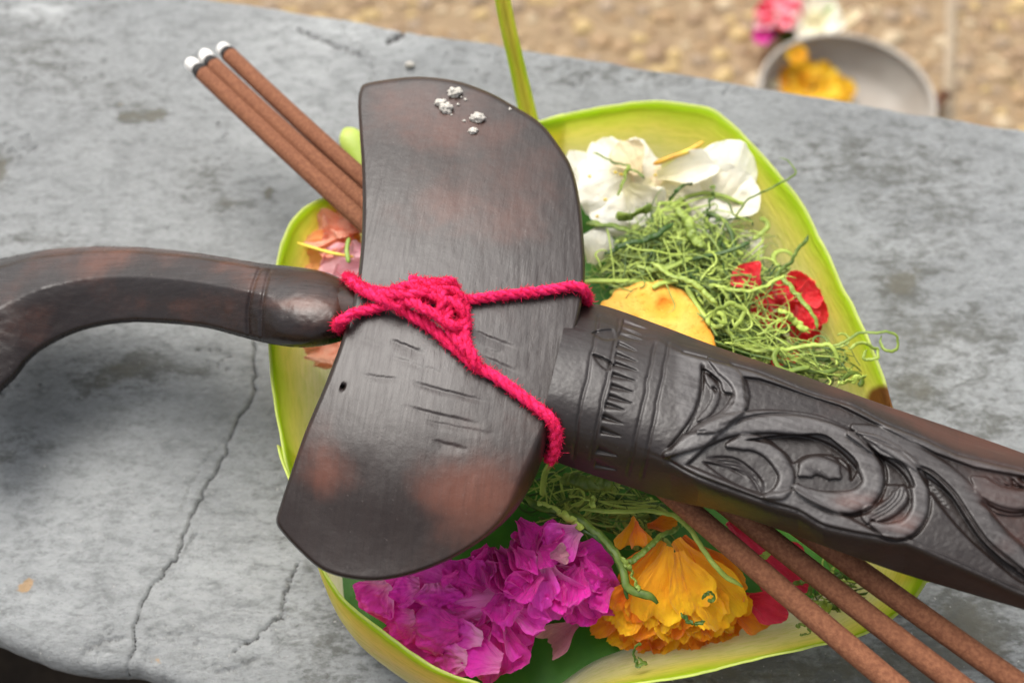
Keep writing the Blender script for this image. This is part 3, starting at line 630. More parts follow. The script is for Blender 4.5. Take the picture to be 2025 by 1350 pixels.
for x, y, x2, y2, wd, m, lab, z in [(1498, 568, 1456, 526, 74, R_, 'small red petal poking out of the shredded leaves left of the red flower', .0275), (1565, 735, 1540, 690, 60, R_, 'red petal lying between the red flower and the dark carved scabbard', .020),
       (1480, 1075, 1600, 1165, 110, RP, 'crimson petal lying below the scabbard between the incense sticks', .014), (1440, 1030, 1510, 1090, 60, RP, 'small crimson petal under the scabbard above the incense sticks', .018), (1470, 1180, 1560, 1218, 66, RP, 'crimson petal squeezed between the marigold and an incense stick', .014)]:
    f = thing('red_petal', lab, 'petal', W(x, y, .006), 'loose red petals'); petal((x, y, z), (x2, y2, z+.001), wd, m, f, .25, -.1, .15, tip=.5)

# biscuit (round, yellow, dimpled)
def star(outline, nr, na):
    B = crom(outline, na, True); c = B.mean(0); r = np.linspace(0, 1, nr)**.8
    return c+(B-c)[:, None]*r[None, :, None], B
def solid(Q, zt, zb):
    na, nr = Q.shape[:2]; T = W(Q[..., 0], Q[..., 1], zt); Bm = W(Q[..., 0], Q[..., 1], zb)
    V = np.concatenate([T, Bm[:, ::-1]], 1); return V.reshape(-1, 3), gridq(na, 2*nr, wrap=True)
Q, B = star([(1186, 606), (1206, 590), (1218, 572), (1245, 566), (1262, 555), (1290, 557), (1312, 552), (1338, 562), (1352, 574), (1385, 608), (1404, 645), (1416, 692), (1405, 760), (1340, 800), (1260, 770), (1195, 690)], 50, 160)
X, Yy = Q[..., 0], Q[..., 1]; d = sdpoly(X, Yy, B)
zt = .028-.0013*(1-np.sqrt(np.clip(1-(1-np.clip(d/26, 0, 1))**2, 0, 1)))+.0006*fbm(X/38, Yy/38, 21)-.0012*np.exp(-((X-1312)/13)**2-((Yy-602)/13)**2)+.0007*np.exp(-((X-1320)/34)**2-((Yy-638)/22)**2)
V, q = solid(Q, zt, np.minimum(zt, .0262)-.0012)
dark_mask = np.exp(-((X-1312)/16)**2-((Yy-603)/16)**2)*.9+.35*sm(1340, 1420, X+.35*Yy-210)  # deeper orange in the dimple and towards the right
solo('biscuit', V, q[:, ::-1], M['biscuit'], 'round yellow biscuit with a dimple tucked under the top edge of the scabbard', 'biscuit', attrs=dict(dark_mask=np.concatenate([dark_mask, dark_mask[:, ::-1]*0], 1).ravel()))

# ------------------------------------------------------------------ shredded pandan leaf
HEAP = [(1168, 545), (1205, 500), (1268, 455), (1278, 392), (1330, 405), (1400, 412), (1470, 440), (1495, 480), (1500, 525), (1560, 545), (1545, 575), (1490, 570), (1480, 600), (1530, 640), (1580, 690), (1650, 705), (1690, 680), (1725, 690), (1705, 745), (1640, 755), (1560, 730), (1480, 695), (1425, 695), (1400, 630), (1350, 570), (1220, 590)]
RPOLY = [(x, y) for x, y, k in RIM]
HEAP2 = [(1040, 960), (1110, 925), (1200, 950), (1300, 985), (1340, 1020), (1300, 1060), (1210, 1040), (1150, 1045), (1090, 1020), (1030, 1000)]
HEAP3 = [(1590, 1160), (1660, 1130), (1760, 1130), (1740, 1190), (1640, 1215)]
def strand(px, py, z, length, curl, seed, zlo, zhi, ang=None, nseg=26):
    r = np.random.default_rng(seed); p = W(px, py, z).copy(); a = r.uniform(0, 6.28) if ang is None else ang
    el = r.normal(0, .3); P = [p.copy()]; st = length/nseg; k = r.normal(0, 1)*curl; ph = r.uniform(0, 6.28)
    tight = r.random() < .40; kk = r.choice([-1, 1])*r.uniform(330, 800) if tight else 0; on = r.uniform(.35, .75)
    for i in range(nseg):
        k = .90*k+r.normal(0, .55)*curl
        da = k*st*60+(kk*st if i/nseg > on else 0); a += da
        el = .85*el+r.normal(0, .09); el += (-.5 if p[2] > zhi else .5 if p[2] < zlo else 0)
        p = p+st*np.array([math.cos(a)*math.cos(el), math.sin(a)*math.cos(el), math.sin(el)*.8]); P.append(p.copy())
    return np.array(P)
def inside(poly, r):
    P = np.array(poly); lo, hi = P.min(0), P.max(0)
    while True:
        x, y = r.uniform(lo, hi)
        if sdpoly(np.array([x]), np.array([y]), poly)[0] > 0: return x, y
def stuff_heap():
    r = np.random.default_rng(11); mb = MB()
    for poly, n, zlo, zhi in ((HEAP, 1150, .012, .0285), (HEAP2, 150, .010, .024), (HEAP3, 40, .006, .012)):
        k = 0
        while k < n:
            x, y = inside(poly, r); z = zlo+(zhi-zlo)*r.random()**.8
            P = strand(x, y, z, r.uniform(.006, .022), 1.0, int(r.integers(1e9)), zlo, zhi, nseg=22)
            if poly is HEAP and x > 1310 and y < 505 and r.random() > .38: continue
            X, Y = PX(P); out = -sdpoly(X, Y, poly).min(); rimd = sdpoly(X, Y, RPOLY)
            if out > (45 if r.random() < .3 else 20) or (rimd[P[:, 2] < .0275] < 22).any(): continue
            if poly is HEAP and rimd.min() < 4 and not (r.random() < .3): continue
            k += 1
            wd = r.choice([.00010, .00016, .00026, .0006], p=[.40, .36, .18, .06]); s = np.linspace(0, 1, len(P))
            V, q, t = tube(P, wd*np.minimum(1, np.minimum(s, 1-s)*14+.5), 6, .3)
            hh = (z-zlo)/(zhi-zlo); mb.add(V, q, t, tone=np.array(np.clip(-.08+.78*r.random()+.25*hh, 0, 1)))  # deeper strands coloured darker, painting shade into the gaps of the heap
    V, q, t, a = mb.get()
    o = link('shredded_pandan', mesh_np('shredded_pandan', V, q, t, a), M['pandan']); tag(o, 'heap of thin green curly shredded pandan leaf over the flowers', 'shredded leaf', kind='stuff')
stuff_heap()
GP = 'loose shreds of pandan leaf lying on the flowers'
PS = [([(1172, 300, .0272), (1210, 318, .0275), (1250, 332, .0275), (1275, 352, .027)], .0005, .45, 'fine green shred arching over the white flower with yellow specks'),
 ([(1245, 325, .0285), (1236, 345, .0282), (1228, 370, .0278), (1222, 388, .0275)], .0007, .6, 'short green shred hanging straight down over the white flower'),
 ([(1325, 398, .027), (1340, 375, .028), (1368, 360, .0285)], .0007, .3, 'dark green shred sticking up over the creamy white flower'),
 ([(1400, 420, .027), (1408, 390, .028), (1410, 370, .028), (1404, 372, .028)], .0006, .4, 'green shred with a small hook standing over the creamy flower'),
 ([(1415, 395, .028), (1440, 400, .028), (1455, 425, .027), (1480, 395, .028), (1530, 370, .030), (1575, 345, .031), (1560, 320, .031), (1540, 310, .030)], .00035, .5, 'hair thin shred curling out past the top right rim of the basket'),
 ([(1530, 555, .028), (1560, 520, .029), (1585, 490, .030), (1600, 465, .031)], .0006, .45, 'green shred leaning on the right rim above the red flower'),
 ([(1545, 545, .029), (1575, 580, .029), (1600, 610, .029), (1617, 650, .028)], .0009, .6, 'thick green shred lying diagonally across the red flower'),
 ([(1540, 610, .027), (1570, 632, .027), (1600, 660, .026)], .0011, .95, 'yellow green shred lying at the foot of the red flower'),
 ([(1400, 560, .030), (1450, 575, .030), (1500, 568, .031), (1552, 545, .031)], .0007, .75, 'long pale shred running from the biscuit to the red flower'),
 ([(1430, 680, .027), (1490, 690, .027), (1550, 690, .028), (1640, 680, .029), (1655, 725, .028)], .0007, .8, 'long pale shred running just above the carved scabbard'),
 ([(1160, 440, .0255), (1200, 445, .0262), (1240, 455, .0265), (1280, 475, .0265)], .0013, .5, 'broad olive shred just above the smooth white petal'),
 ([(1215, 432, .0275), (1250, 425, .0285), (1290, 408, .029)], .0016, .6, 'flat bright green blade lying under the shredded heap'),
 ([(1195, 500, .027), (1240, 485, .028), (1290, 470, .0285), (1330, 440, .0285)], .0010, .15, 'dark green shred crossing to the right of the smooth white petal'),
 ([(1340, 415, .0285), (1362, 440, .0288), (1372, 470, .0285), (1395, 490, .028)], .0016, .6, 'thick curved shred in the middle of the heap'),
 ([(1290, 520, .0290), (1330, 545, .0300), (1370, 560, .0305), (1420, 600, .0300)], .0009, .7, 'pale shred just behind the top of the biscuit'),
 ([(1440, 640, .029), (1410, 625, .030), (1440, 600, .0305), (1470, 615, .030), (1450, 650, .029)], .0007, .7, 'looped shred beside the right end of the biscuit'),
 ([(1640, 690, .028), (1700, 660, .030), (1735, 655, .031), (1770, 660, .031), (1775, 690, .030), (1750, 690, .030), (1745, 665, .030)], .0005, .55, 'curled shred hanging out over the right rim of the basket'),
 ([(1680, 690, .030), (1705, 680, .031), (1735, 690, .031), (1730, 710, .031), (1708, 705, .031), (1715, 690, .031)], .0005, .65, 'small ring shaped shred at the right rim of the basket'),
 ([(1660, 760, .027), (1690, 750, .028), (1712, 742, .028)], .0009, .9, 'pale green shred ending at the dry brown corner of the basket'),
 ([(1030, 990, .0275), (1100, 1016, .0285), (1148, 1040, .0285), (1196, 1078, .028), (1222, 1118, .0275), (1238, 1158, .027), (1244, 1185, .026)], .0008, .15, 'dark green shred running beside the thick bent green stem'),
 ([(1035, 985, .028), (1100, 1010, .029), (1150, 1030, .029), (1200, 1070, .0285), (1225, 1110, .028), (1242, 1160, .0275), (1285, 1180, .027), (1300, 1190, .0265)], .00115, .42, 'long thick green stem bending between the magenta bloom and the marigold'),
 ([(1060, 990, .0285), (1110, 1012, .0295), (1150, 1045, .029)], .0011, .85, 'pale peeled stem lying along the thick green stem'),
 ([(1150, 1005, .026), (1230, 1010, .027), (1300, 1012, .0275), (1348, 1030, .0295), (1385, 1080, .0300), (1425, 1130, .0295), (1470, 1160, .028)], .0007, .75, 'long pale green shred draped over the top of the marigold'),
 ([(1240, 1110, .0275), (1270, 1095, .0285), (1300, 1065, .0285), (1345, 1040, .029)], .0010, .5, 'green shred running up behind the marigold from the bent stem'),
 ([(1228, 1100, .0285), (1250, 1130, .028), (1260, 1165, .0275)], .0007, .6, 'thin side shoot of the bent green stem'),
 ([(1125, 980, .027), (1160, 985, .028), (1172, 1000, .028), (1172, 975, .0285)], .0007, .85, 'short pale hooked shred under the scabbard collar'),
 ([(1110, 945, .024), (1160, 955, .0255), (1210, 958, .0255)], .0020, .5, 'broad olive leaf shred in the shade under the scabbard collar'),
 ([(1270, 1265, .020), (1252, 1290, .0195), (1260, 1312, .019), (1278, 1312, .019), (1262, 1300, .019)], .0006, .35, 'tiny curled shred on the near rim below the marigold'),
 ([(1390, 1180, .0285), (1402, 1170, .0285), (1412, 1180, .0285), (1400, 1188, .0285)], .0005, .4, 'tiny curled shred on top of the marigold'),
 ([(1345, 1215, .025), (1370, 1232, .025), (1395, 1230, .025)], .0005, .35, 'thin dark shred across the marigold petals'),
 ([(1505, 1105, .022), (1530, 1085, .024)], .0009, .9, 'short pale stalk between the first and second incense sticks'),
 ([(1600, 1200, .016), (1625, 1190, .018), (1640, 1205, .017)], .0013, .8, 'short pale green shred between the incense sticks near the rim'),
 ([(1570, 1150, .016), (1600, 1155, .018), (1602, 1175, .017)], .0007, .5, 'thin green shred between the first and second incense sticks'),
 ([(1575, 1240, .022), (1590, 1235, .022), (1600, 1250, .0215), (1585, 1255, .022)], .0004, .6, 'hair thin curled shred lying on the near rim by the incense')]
for i, (pts, r, tone, lab) in enumerate(PS):
    strip('pandan_shred', pts, r*.68, M['pandan'], None, 60, 8, .35, dict(tone=tone-.1), True, .0006, 100+i, label=lab, cat='shredded leaf', group=GP)

# ------------------------------------------------------------------ sheathed dagger: handle, crosspiece, scabbard
dag = thing('sheathed_dagger', 'dark carved wooden dagger in its sheath with broad crosspiece and curved handle', 'dagger', W(900, 700, .036))
CO = [(712, 178), (722, 166), (770, 157), (830, 152), (900, 160), (965, 182), (1020, 212), (1068, 243), (1105, 288), (1132, 335), (1147, 400), (1154, 470), (1157, 540), (1151, 595), (1140, 650), (1122, 720), (1102, 790), (1086, 850), (1078, 885), (1062, 935), (1022, 1005), (970, 1055), (900, 1100), (830, 1130), (760, 1146), (700, 1145), (640, 1128), (595, 1092), (556, 1050), (546, 1030), (552, 1005), (575, 935), (605, 850), (645, 755), (680, 660), (702, 580), (713, 500), (717, 420), (716, 340), (711, 260), (708, 205)]
CB = crom(CO, 420, True)
CHIS = [((766, 668), (850, 702), 9, 1), ((705, 738), (800, 752), 5, .6), ((800, 752), (980, 798), 4.5, 1), ((790, 800), (965, 842), 11, 1), ((820, 828), (1000, 862), 6, .6), ((850, 868), (930, 890), 8, .9), ((930, 652), (1035, 692), 8, 1), ((945, 700), (1040, 742), 7, .9), ((760, 700), (900, 745), 5, .4), ((955, 690), (1000, 700), 5, .5), ((700, 660), (770, 690), 6, .4)]
def cross_z(X, Y, edge=True):
    ax = np.array([690-830, 1140-160.]); L = np.linalg.norm(ax); ax /= L; bx = np.array([-ax[1], ax[0]])
    a = ((X-760)*ax[0]+(Y-650)*ax[1])/(L/2); b = ((X-900)*bx[0]+(Y-650)*bx[1])
    z = .0545-.0015*a**2-.0065*sm(.25, 1.05, a)**1.4-.0012*sm(-.5, -1, a)-.0018*(b/220)**2*.6
    if edge:
        d = sdpoly(X, Y, CB)
        side = np.exp(-((X-1050)/70)**2-((Y-950)/110)**2); R = 8+28*side; h = .0018+.0046*side
        z = z-h*(1-np.sqrt(np.clip(1-(1-np.clip(d/R, 0, 1))**2, 0, 1)))
    return z
Q, _ = star(CO, 190, 420); X, Y_ = Q[..., 0], Q[..., 1]; d = sdpoly(X.ravel(), Y_.ravel(), CB).reshape(X.shape)
zt = cross_z(X, Y_)+.00016*fbm(X/70, Y_/110, 3)+.00002*fbm(X/7, Y_/60, 5)
for (a, b, wv, k) in CHIS:                                           # each cut: steep on one side, running out on the other
    a, b = np.array(a, float), np.array(b, float); L_ = np.linalg.norm(b-a); ux = (b-a)/L_
    fr = ((X-a[0])*ux[0]+(Y_-a[1])*ux[1])/L_; sg = -(X-a[0])*ux[1]+(Y_-a[1])*ux[0]+1.6*fbm(fr*9, fr*0+wv, int(a[0]))
    env = sm(0, .3, fr)*sm(1, .65, fr)*k; ww = 2.7*wv*(.5+.5*np.sin(np.clip(fr, 0, 1)*math.pi))+1
    zt -= .00026*env*np.where(sg > 0, np.clip(1-sg/ww, 0, 1)**1.3, np.clip(1+sg/3.6, 0, 1))
zt -= .0016*np.exp(-(((X-678)/4.5)**2+((Y_-765)/4.5)**2)**2)
V, q = solid(Q, zt, np.minimum(zt, .0445)-.0015-.002*sm(0, 60, d))
br = .95*np.exp(-((X-650)/60)**2-((Y_-930)/60)**2)+.9*np.exp(-((X-930)/120)**2-((Y_-970)/70)**2)+.5*np.exp(-((X-850)/120)**2-((Y_-230)/60)**2)+.35*np.exp(-((X-900)/200)**2-((Y_-430)/60)**2)+.3*np.exp(-((X-760)/40)**2-((Y_-200)/40)**2)
lw = .9*np.exp(-((X-900)/220)**2-((Y_-640)/190)**2)+.35*np.exp(-((X-820)/120)**2-((Y_-190)/60)**2)  # centre and top of the plate coloured lighter, a painted sheen
z0 = np.zeros_like(br); dagz = lambda a: np.concatenate([a, a[:, ::-1]*0], 1).ravel()
part('crosspiece', V, q[:, ::-1], M['wood'], dag, attrs=dict(brown=dagz(br), lit_wear=dagz(lw)), label='broad boat shaped plate of dark wood with chisel marks')

# scabbard
UP_ = resamp(crom([(1128, 596), (1150, 599), (1200, 606), (1300, 641), (1420, 686), (1600, 747), (1750, 801), (1900, 852), (2025, 896), (2180, 955)], 400), 470)
LO_ = resamp(crom([(1055, 898), (1080, 906), (1150, 931), (1240, 961), (1325, 988), (1452, 1017), (1599, 1068), (1705, 1106), (1789, 1135), (1916, 1173), (2025, 1205), (2150, 1245)], 400), 470)
NT_ = 190; tt = np.linspace(0, 1, NT_); G = UP_[:, None]*(1-tt)[None, :, None]+LO_[:, None]*tt[None, :, None]
GX, GY = G[..., 0], G[..., 1]
def z5(*p): return [(1325+x/2.369, 650+y/2.369) for x, y in p]
def z4(*p): return [(1050+x/3, 550+y/3) for x, y in p]
FU = [(1300, 668)]+z5((60, 110), (400, 200), (650, 300), (850, 360), (1000, 440), (1200, 520), (1350, 590), (1658, 665))+[(2200, 990)]
FL = [(1250, 880)]+z5((0, 620), (130, 690), (430, 800), (600, 850), (720, 920), (900, 960), (1000, 975), (1100, 985), (1300, 1070), (1500, 1160), (1658, 1232))+[(2200, 1235)]
def below(poly, X, Y): P = np.array(poly); return Y-np.interp(X, P[:, 0], P[:, 1])
sx = sm(1230, 1400, GX)                                              # 0 collar, 1 carved length
T = np.broadcast_to(tt, GX.shape)
zc = .0560-.0130*(np.abs(2*T-.92)/1.08)**2.6                           # rounded collar
du, dl = below(FU, GX, GY), -below(FL, GX, GY)
face = .0560-.0016*(2*T-1)**2-.0125*sm(0, 1, -dl/95)*(dl < 0)-.0052*sm(0, 1, -du/52)*(du < 0)-.0006*(sm(-6, 3, -dl)+sm(-6, 3, -du))
z = zc*(1-sx)+face*sx
rel = np.zeros_like(z)
infc = sm(1330, 1350, GX)*sm(0, 7, du)*sm(0, 7, dl)
rel -= .0009*infc*sm(0, 8, sdpoly(GX, GY, z5((330, 215), (420, 225), (800, 350), (1250, 575), (1430, 640), (1700, 690), (1700, 1330), (900, 930), (590, 760), (420, 790), (60, 640), (240, 470), (350, 370))))
def ridge(pts, wd, h, taper=True):
    global rel
    dd, fr = dline(GX, GY, crom(pts, 60)); w_ = wd*(np.minimum(1, np.minimum(fr, 1-fr)*5+.3) if taper else 1)
    rel = rel+.62*h*np.clip(1-(dd/w_)**6, 0, 1)**.8
def groove(pts, wd, h, taper=.2):
    global rel
    dd, fr = dline(GX, GY, crom(pts, 60)); rel = rel-.48*h*np.exp(-(dd/wd)**2)*np.minimum(1, np.minimum(fr, 1-fr)/max(taper, 1e-3)+(.25 if taper else 1))
def recess(pts, h, soft=6):
    soft = soft*.55
    global rel
    rel = rel-.66*h*sm(0, soft, sdpoly(GX, GY, crom(pts, 80, True)))
# carved leaf beside the collar
recess(z5((150, 185), (235, 240), (255, 290), (295, 300), (285, 335), (235, 395), (150, 440), (85, 490), (60, 500), (110, 410), (142, 310)), .0011)
ridge(z5((185, 140), (270, 200), (322, 260), (335, 330), (300, 395), (220, 445), (130, 480)), 16, .0011)
ridge(z5((165, 215), (215, 300), (185, 380), (130, 430)), 8, .0006)
groove(z5((152, 165), (145, 290), (112, 400), (55, 490), (-10, 570)), 3.2, .0016, .05)
groove(z5((185, 215), (225, 245)), 3, .0012); groove(z5((205, 280), (214, 288)), 4, .0014, 0)
groove(z5((70, 490), (130, 480), (170, 480)), 3, .0008)
# large scroll
recess(z5((345, 520), (470, 500), (600, 492), (720, 492), (800, 545), (868, 605), (885, 655), (845, 720), (830, 640), (750, 598), (640, 600), (575, 635), (540, 590), (470, 545), (400, 530)), .0017, 7)
ridge(z5((-20, 590), (120, 520), (260, 455), (420, 435), (560, 440), (690, 462), (800, 510), (890, 590), (940, 660), (950, 730), (900, 790), (820, 815), (720, 800), (640, 770), (590, 740)), 24, .0017)
groove(z5((240, 455), (400, 408), (560, 398), (700, 420), (830, 470), (930, 545), (1000, 640), (1005, 740), (950, 840), (850, 872), (740, 850), (640, 800)), 3.4, .0013, .1)
ridge(z5((610, 680), (670, 640), (740, 655), (790, 690)), 20, .0012)
for k in range(6): groove(z5((760+k*13, 590+k*6), (800+k*9, 625+k*10)), 1.8, .0006)
for k in range(4): groove(z5((640+k*22, 650+k*4), (690+k*20, 690+k*8)), 1.6, .0003)
ridge(z5((270, 545), (370, 530), (450, 560), (510, 620), (545, 690), (520, 760), (450, 785)), 17, .0013)
for k in range(5): groove(z5((180+k*25, 605+k*12), (300+k*18, 610+k*22), (390+k*8, 670+k*22), (440, 730+k*12)), 2.6, .0009, .15)
recess(z5((150, 625), (260, 640), (360, 690), (430, 770), (300, 730)), .0007, 8)
# second scroll
recess(z5((875, 505), (990, 585), (1085, 620), (1135, 690), (1145, 745), (1060, 735), (1005, 725), (985, 620)), .0017, 7)
ridge(z5((840, 490), (960, 540), (1080, 610), (1150, 690), (1172, 770), (1165, 860), (1110, 930), (1030, 945), (950, 915)), 19, .0018)
ridge(z5((1090, 740), (1070, 800), (1010, 850), (930, 870), (925, 900)), 19, .0010)
for k in range(3): groove(z5((1065+k*18, 740), (1050+k*20, 790), (1000+k*16, 835+k*8), (925+k*12, 870+k*14)), 2, .0006)
groove(z5((850, 485), (970, 520), (1100, 590), (1180, 680), (1215, 770), (1210, 870), (1150, 960), (1060, 990), (960, 965)), 3, .0010, .1)
# stem and the wedge under it
ridge(z5((860, 460), (1000, 510), (1150, 600), (1300, 700), (1400, 800), (1480, 920), (1570, 1020), (1720, 1150)), 24, .0010)
recess(z5((1150, 645), (1230, 685), (1320, 775), (1385, 880), (1460, 985), (1570, 1085), (1720, 1200), (1640, 1190), (1500, 1080), (1370, 960), (1260, 830), (1190, 730)), .0017, 7)
groove(z5((1150, 640), (1230, 672), (1330, 765), (1400, 870), (1480, 985), (1590, 1080), (1720, 1180)), 3, .0012, .05)
# leaf at the frame edge
recess(z5((1465, 815), (1540, 860), (1640, 870), (1740, 850), (1740, 1070), (1620, 990), (1530, 900)), .0015, 8)
groove(z5((1450, 805), (1530, 850), (1620, 868), (1730, 850)), 4.5, .0016, .1)
ridge(z5((1420, 700), (1520, 770), (1620, 800), (1740, 790)), 20, .0008)
for k in range(4): groove(z5((1480+k*40, 690+k*4), (1560+k*30, 735+k*4), (1640+k*10, 725+k*8)), 2.2, .0006)
groove(z5((1600, 700), (1620, 740), (1660, 745)), 4, .0012); groove(z5((1640, 690), (1660, 720)), 4, .0012)
for k in range(14): groove(z5((1500+k*12, 860+k*10), (1525+k*12, 930+k*9)), 1.6, .0003)
for k in range(6): groove(z5((1190+k*14, 720+k*18), (1235+k*13, 745+k*18)), 1.8, .0004)
groove(FU[1:], 2.6, .0006, 0); groove(FL[1:], 2.6, .0006, 0)
# collar lines and notches
for c, wv in ((z4((405, 215), (370, 400), (335, 580), (290, 780), (265, 930), (250, 1080)), 2.8), (z4((527, 235), (490, 420), (455, 580), (420, 740), (385, 900), (355, 1080)), 2.8), (z4((738, 375), (700, 560), (665, 740), (630, 900), (575, 1170)), 3.2), (z4((818, 375), (785, 560), (745, 760), (710, 920), (655, 1190)), 3.2)):
    q_ = jitter(c, 40, 2.2, int(c[0][0])); groove([tuple(p) for p in q_], wv, .00075, .03)
for (x, y) in [(545, 265), (535, 300), (522, 335), (512, 392), (498, 455), (490, 510), (480, 575), (470, 640), (455, 700), (440, 750), (425, 820), (410, 900), (390, 1015), (380, 1100)]:
    p = [(1050+x/3, 550+y/3), (1050+(x+125+random.uniform(-15, 20))/3, 550+(y+36+random.uniform(-6, 6))/3)]
    dd, fr = dline(GX, GY, p); rel -= .0009*np.exp(-(dd/(5.6*(1-fr)+.7))**2)*(fr > .001)*(1-.5*fr)
recess(z4((372, 445), (470, 490), (475, 530), (440, 545), (375, 480)), .0012, 3)
recess(z4((360, 320), (480, 300), (500, 360), (440, 370), (390, 350)), .0008, 5)
z = z+rel+.00008*fbm(GX/30, GY/30, 31)+.00003*fbm(GX/6, GY/6, 33)
zb = np.minimum(z[:, :1]*.5+z[:, -1:]*.5-.002, np.minimum(z, .0435)-.0012-.003*np.sin(T*math.pi)); zb = np.minimum(zb, z-.0004)
VT = W(GX, GY, z); VB = W(GX, GY, zb); ns = GX.shape[0]
V = np.concatenate([VT, VB[:, ::-1]], 1); m = V.shape[1]
q = gridq(ns, m); i = np.arange(ns-1); q = np.r_[q, np.stack([i*m+m-1, (i+1)*m+m-1, (i+1)*m, i*m], 1)]
br = sm(0, -30, du)*sx*.30+sm(0, -30, dl)*sx*.16+.8*np.exp(-((GX-1790)/50)**2-((GY-1035)/22)**2)+.7*np.exp(-((GX-1680)/60)**2-((GY-990)/18)**2)+.6*np.exp(-((GX-1990)/40)**2-((GY-1080)/30)**2)+.25*np.exp(-((GX-1590)/50)**2-((GY-830)/20)**2)
br -= .8*np.exp(-((GX-1345)/26)**2-((GY-678)/16)**2)
lw = 1.2*infc*sm(-.0008, .0002, rel)+.35*(1-sx)*np.exp(-((T-.4)/.25)**2)  # raised carving lighter, recesses darker: wear plus painted relief shade
cc = lambda a: np.concatenate([a, a[:, ::-1]*0], 1).ravel()
part('scabbard', V.reshape(-1, 3), q[:, ::-1], M['carved'], dag, attrs=dict(brown=cc(br), lit_wear=cc(lw)), label='tapering dark sheath carved with leaf scrolls and a ringed collar')

# handle
HU = resamp(crom([(-170, 640), (-110, 570), (-50, 528), (0, 512), (100, 493), (230, 487), (350, 495), (440, 508), (520, 521), (580, 527), (640, 537), (680, 556), (697, 585)], 500), 330)
HL = resamp(crom([(-95, 900), (-50, 840), (0, 778), (30, 748), (65, 706), (110, 676), (165, 653), (230, 640), (300, 638), (400, 647), (480, 667), (540, 681), (600, 687), (650, 681), (683, 668), (692, 640)], 500), 330)
nt = 70; t = np.linspace(0, 1, nt); H = HU[:, None]*(1-t)[None, :, None]+HL[:, None]*t[None, :, None]; HX, HY = H[..., 0], H[..., 1]
wpx = np.linalg.norm(HU-HL, axis=1); hh = np.minimum(wpx*.5, 95)*.000088
Tt = np.broadcast_to(t, HX.shape); c = 2*Tt-1
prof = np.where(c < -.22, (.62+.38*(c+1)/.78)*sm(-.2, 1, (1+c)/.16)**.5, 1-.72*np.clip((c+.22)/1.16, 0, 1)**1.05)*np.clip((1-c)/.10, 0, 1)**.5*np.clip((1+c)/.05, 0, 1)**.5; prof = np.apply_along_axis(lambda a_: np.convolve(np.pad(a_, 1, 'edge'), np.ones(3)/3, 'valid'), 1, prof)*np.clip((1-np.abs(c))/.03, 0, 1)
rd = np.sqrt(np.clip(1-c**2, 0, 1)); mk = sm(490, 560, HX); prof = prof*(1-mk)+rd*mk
zc0 = .0400-.0205*sm(680, -60, HX)
zt = zc0+hh[:, None]*prof+.00012*fbm(HX/40, HY/40, 8)+.00006*fbm(HX/12, HY/9, 18); zb = zc0-hh[:, None]*rd*.9
rel = np.zeros_like(zt); GX, GY = HX, HY
for c_ in ([(521, 515), (510, 540), (502, 561), (495, 590), (491, 613), (491, 650), (497, 690)], [(541, 515), (532, 540), (526, 561), (521, 585), (518, 610), (517, 650), (520, 695)]): groove(c_, 3.4, .0010, 0)
zt = zt+rel
VT = W(HX, HY, zt); VB = W(HX, HY, zb); V = np.concatenate([VT, VB[:, ::-1]], 1); m = 2*nt; ns = 330
q = gridq(ns, m); i = np.arange(ns-1); q = np.r_[q, np.stack([i*m+m-1, (i+1)*m+m-1, (i+1)*m, i*m], 1)]
V = np.concatenate([V.reshape(-1, 3), V[-1].mean(0)[None], V[0].mean(0)[None]])
j = np.arange(m); tr = np.r_[np.stack([np.full(m, ns*m), (ns-1)*m+(j+1) % m, (ns-1)*m+j], 1), np.stack([np.full(m, ns*m+1), j, (j+1) % m], 1)]
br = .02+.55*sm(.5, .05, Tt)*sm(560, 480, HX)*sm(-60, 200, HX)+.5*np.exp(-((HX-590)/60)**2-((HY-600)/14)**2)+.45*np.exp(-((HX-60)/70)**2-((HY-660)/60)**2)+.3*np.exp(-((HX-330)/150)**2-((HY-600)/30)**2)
cc2 = lambda a: np.r_[np.concatenate([a, a[:, ::-1]*0], 1).ravel(), 0, 0]
part('handle', V, q[:, ::-1], M['hilt'], dag, tr[:, ::-1], dict(brown=cc2(br), lit_wear=cc2(np.full(HX.shape, .25)*sm(.6, .3, Tt))), label='smooth curved dark handle with two ring grooves')  # upper facet coloured lighter and browner, painting the light on it
# neck between handle and crosspiece
P = np.linspace(W(675, 612, .040), W(760, 640, .044), 8); Vn, qn, tn = tube(P, .0048, 20); part('neck', Vn, qn, M['hilt'], dag, tn, dict(brown=np.zeros(len(Vn)), lit_wear=np.zeros(len(Vn))))

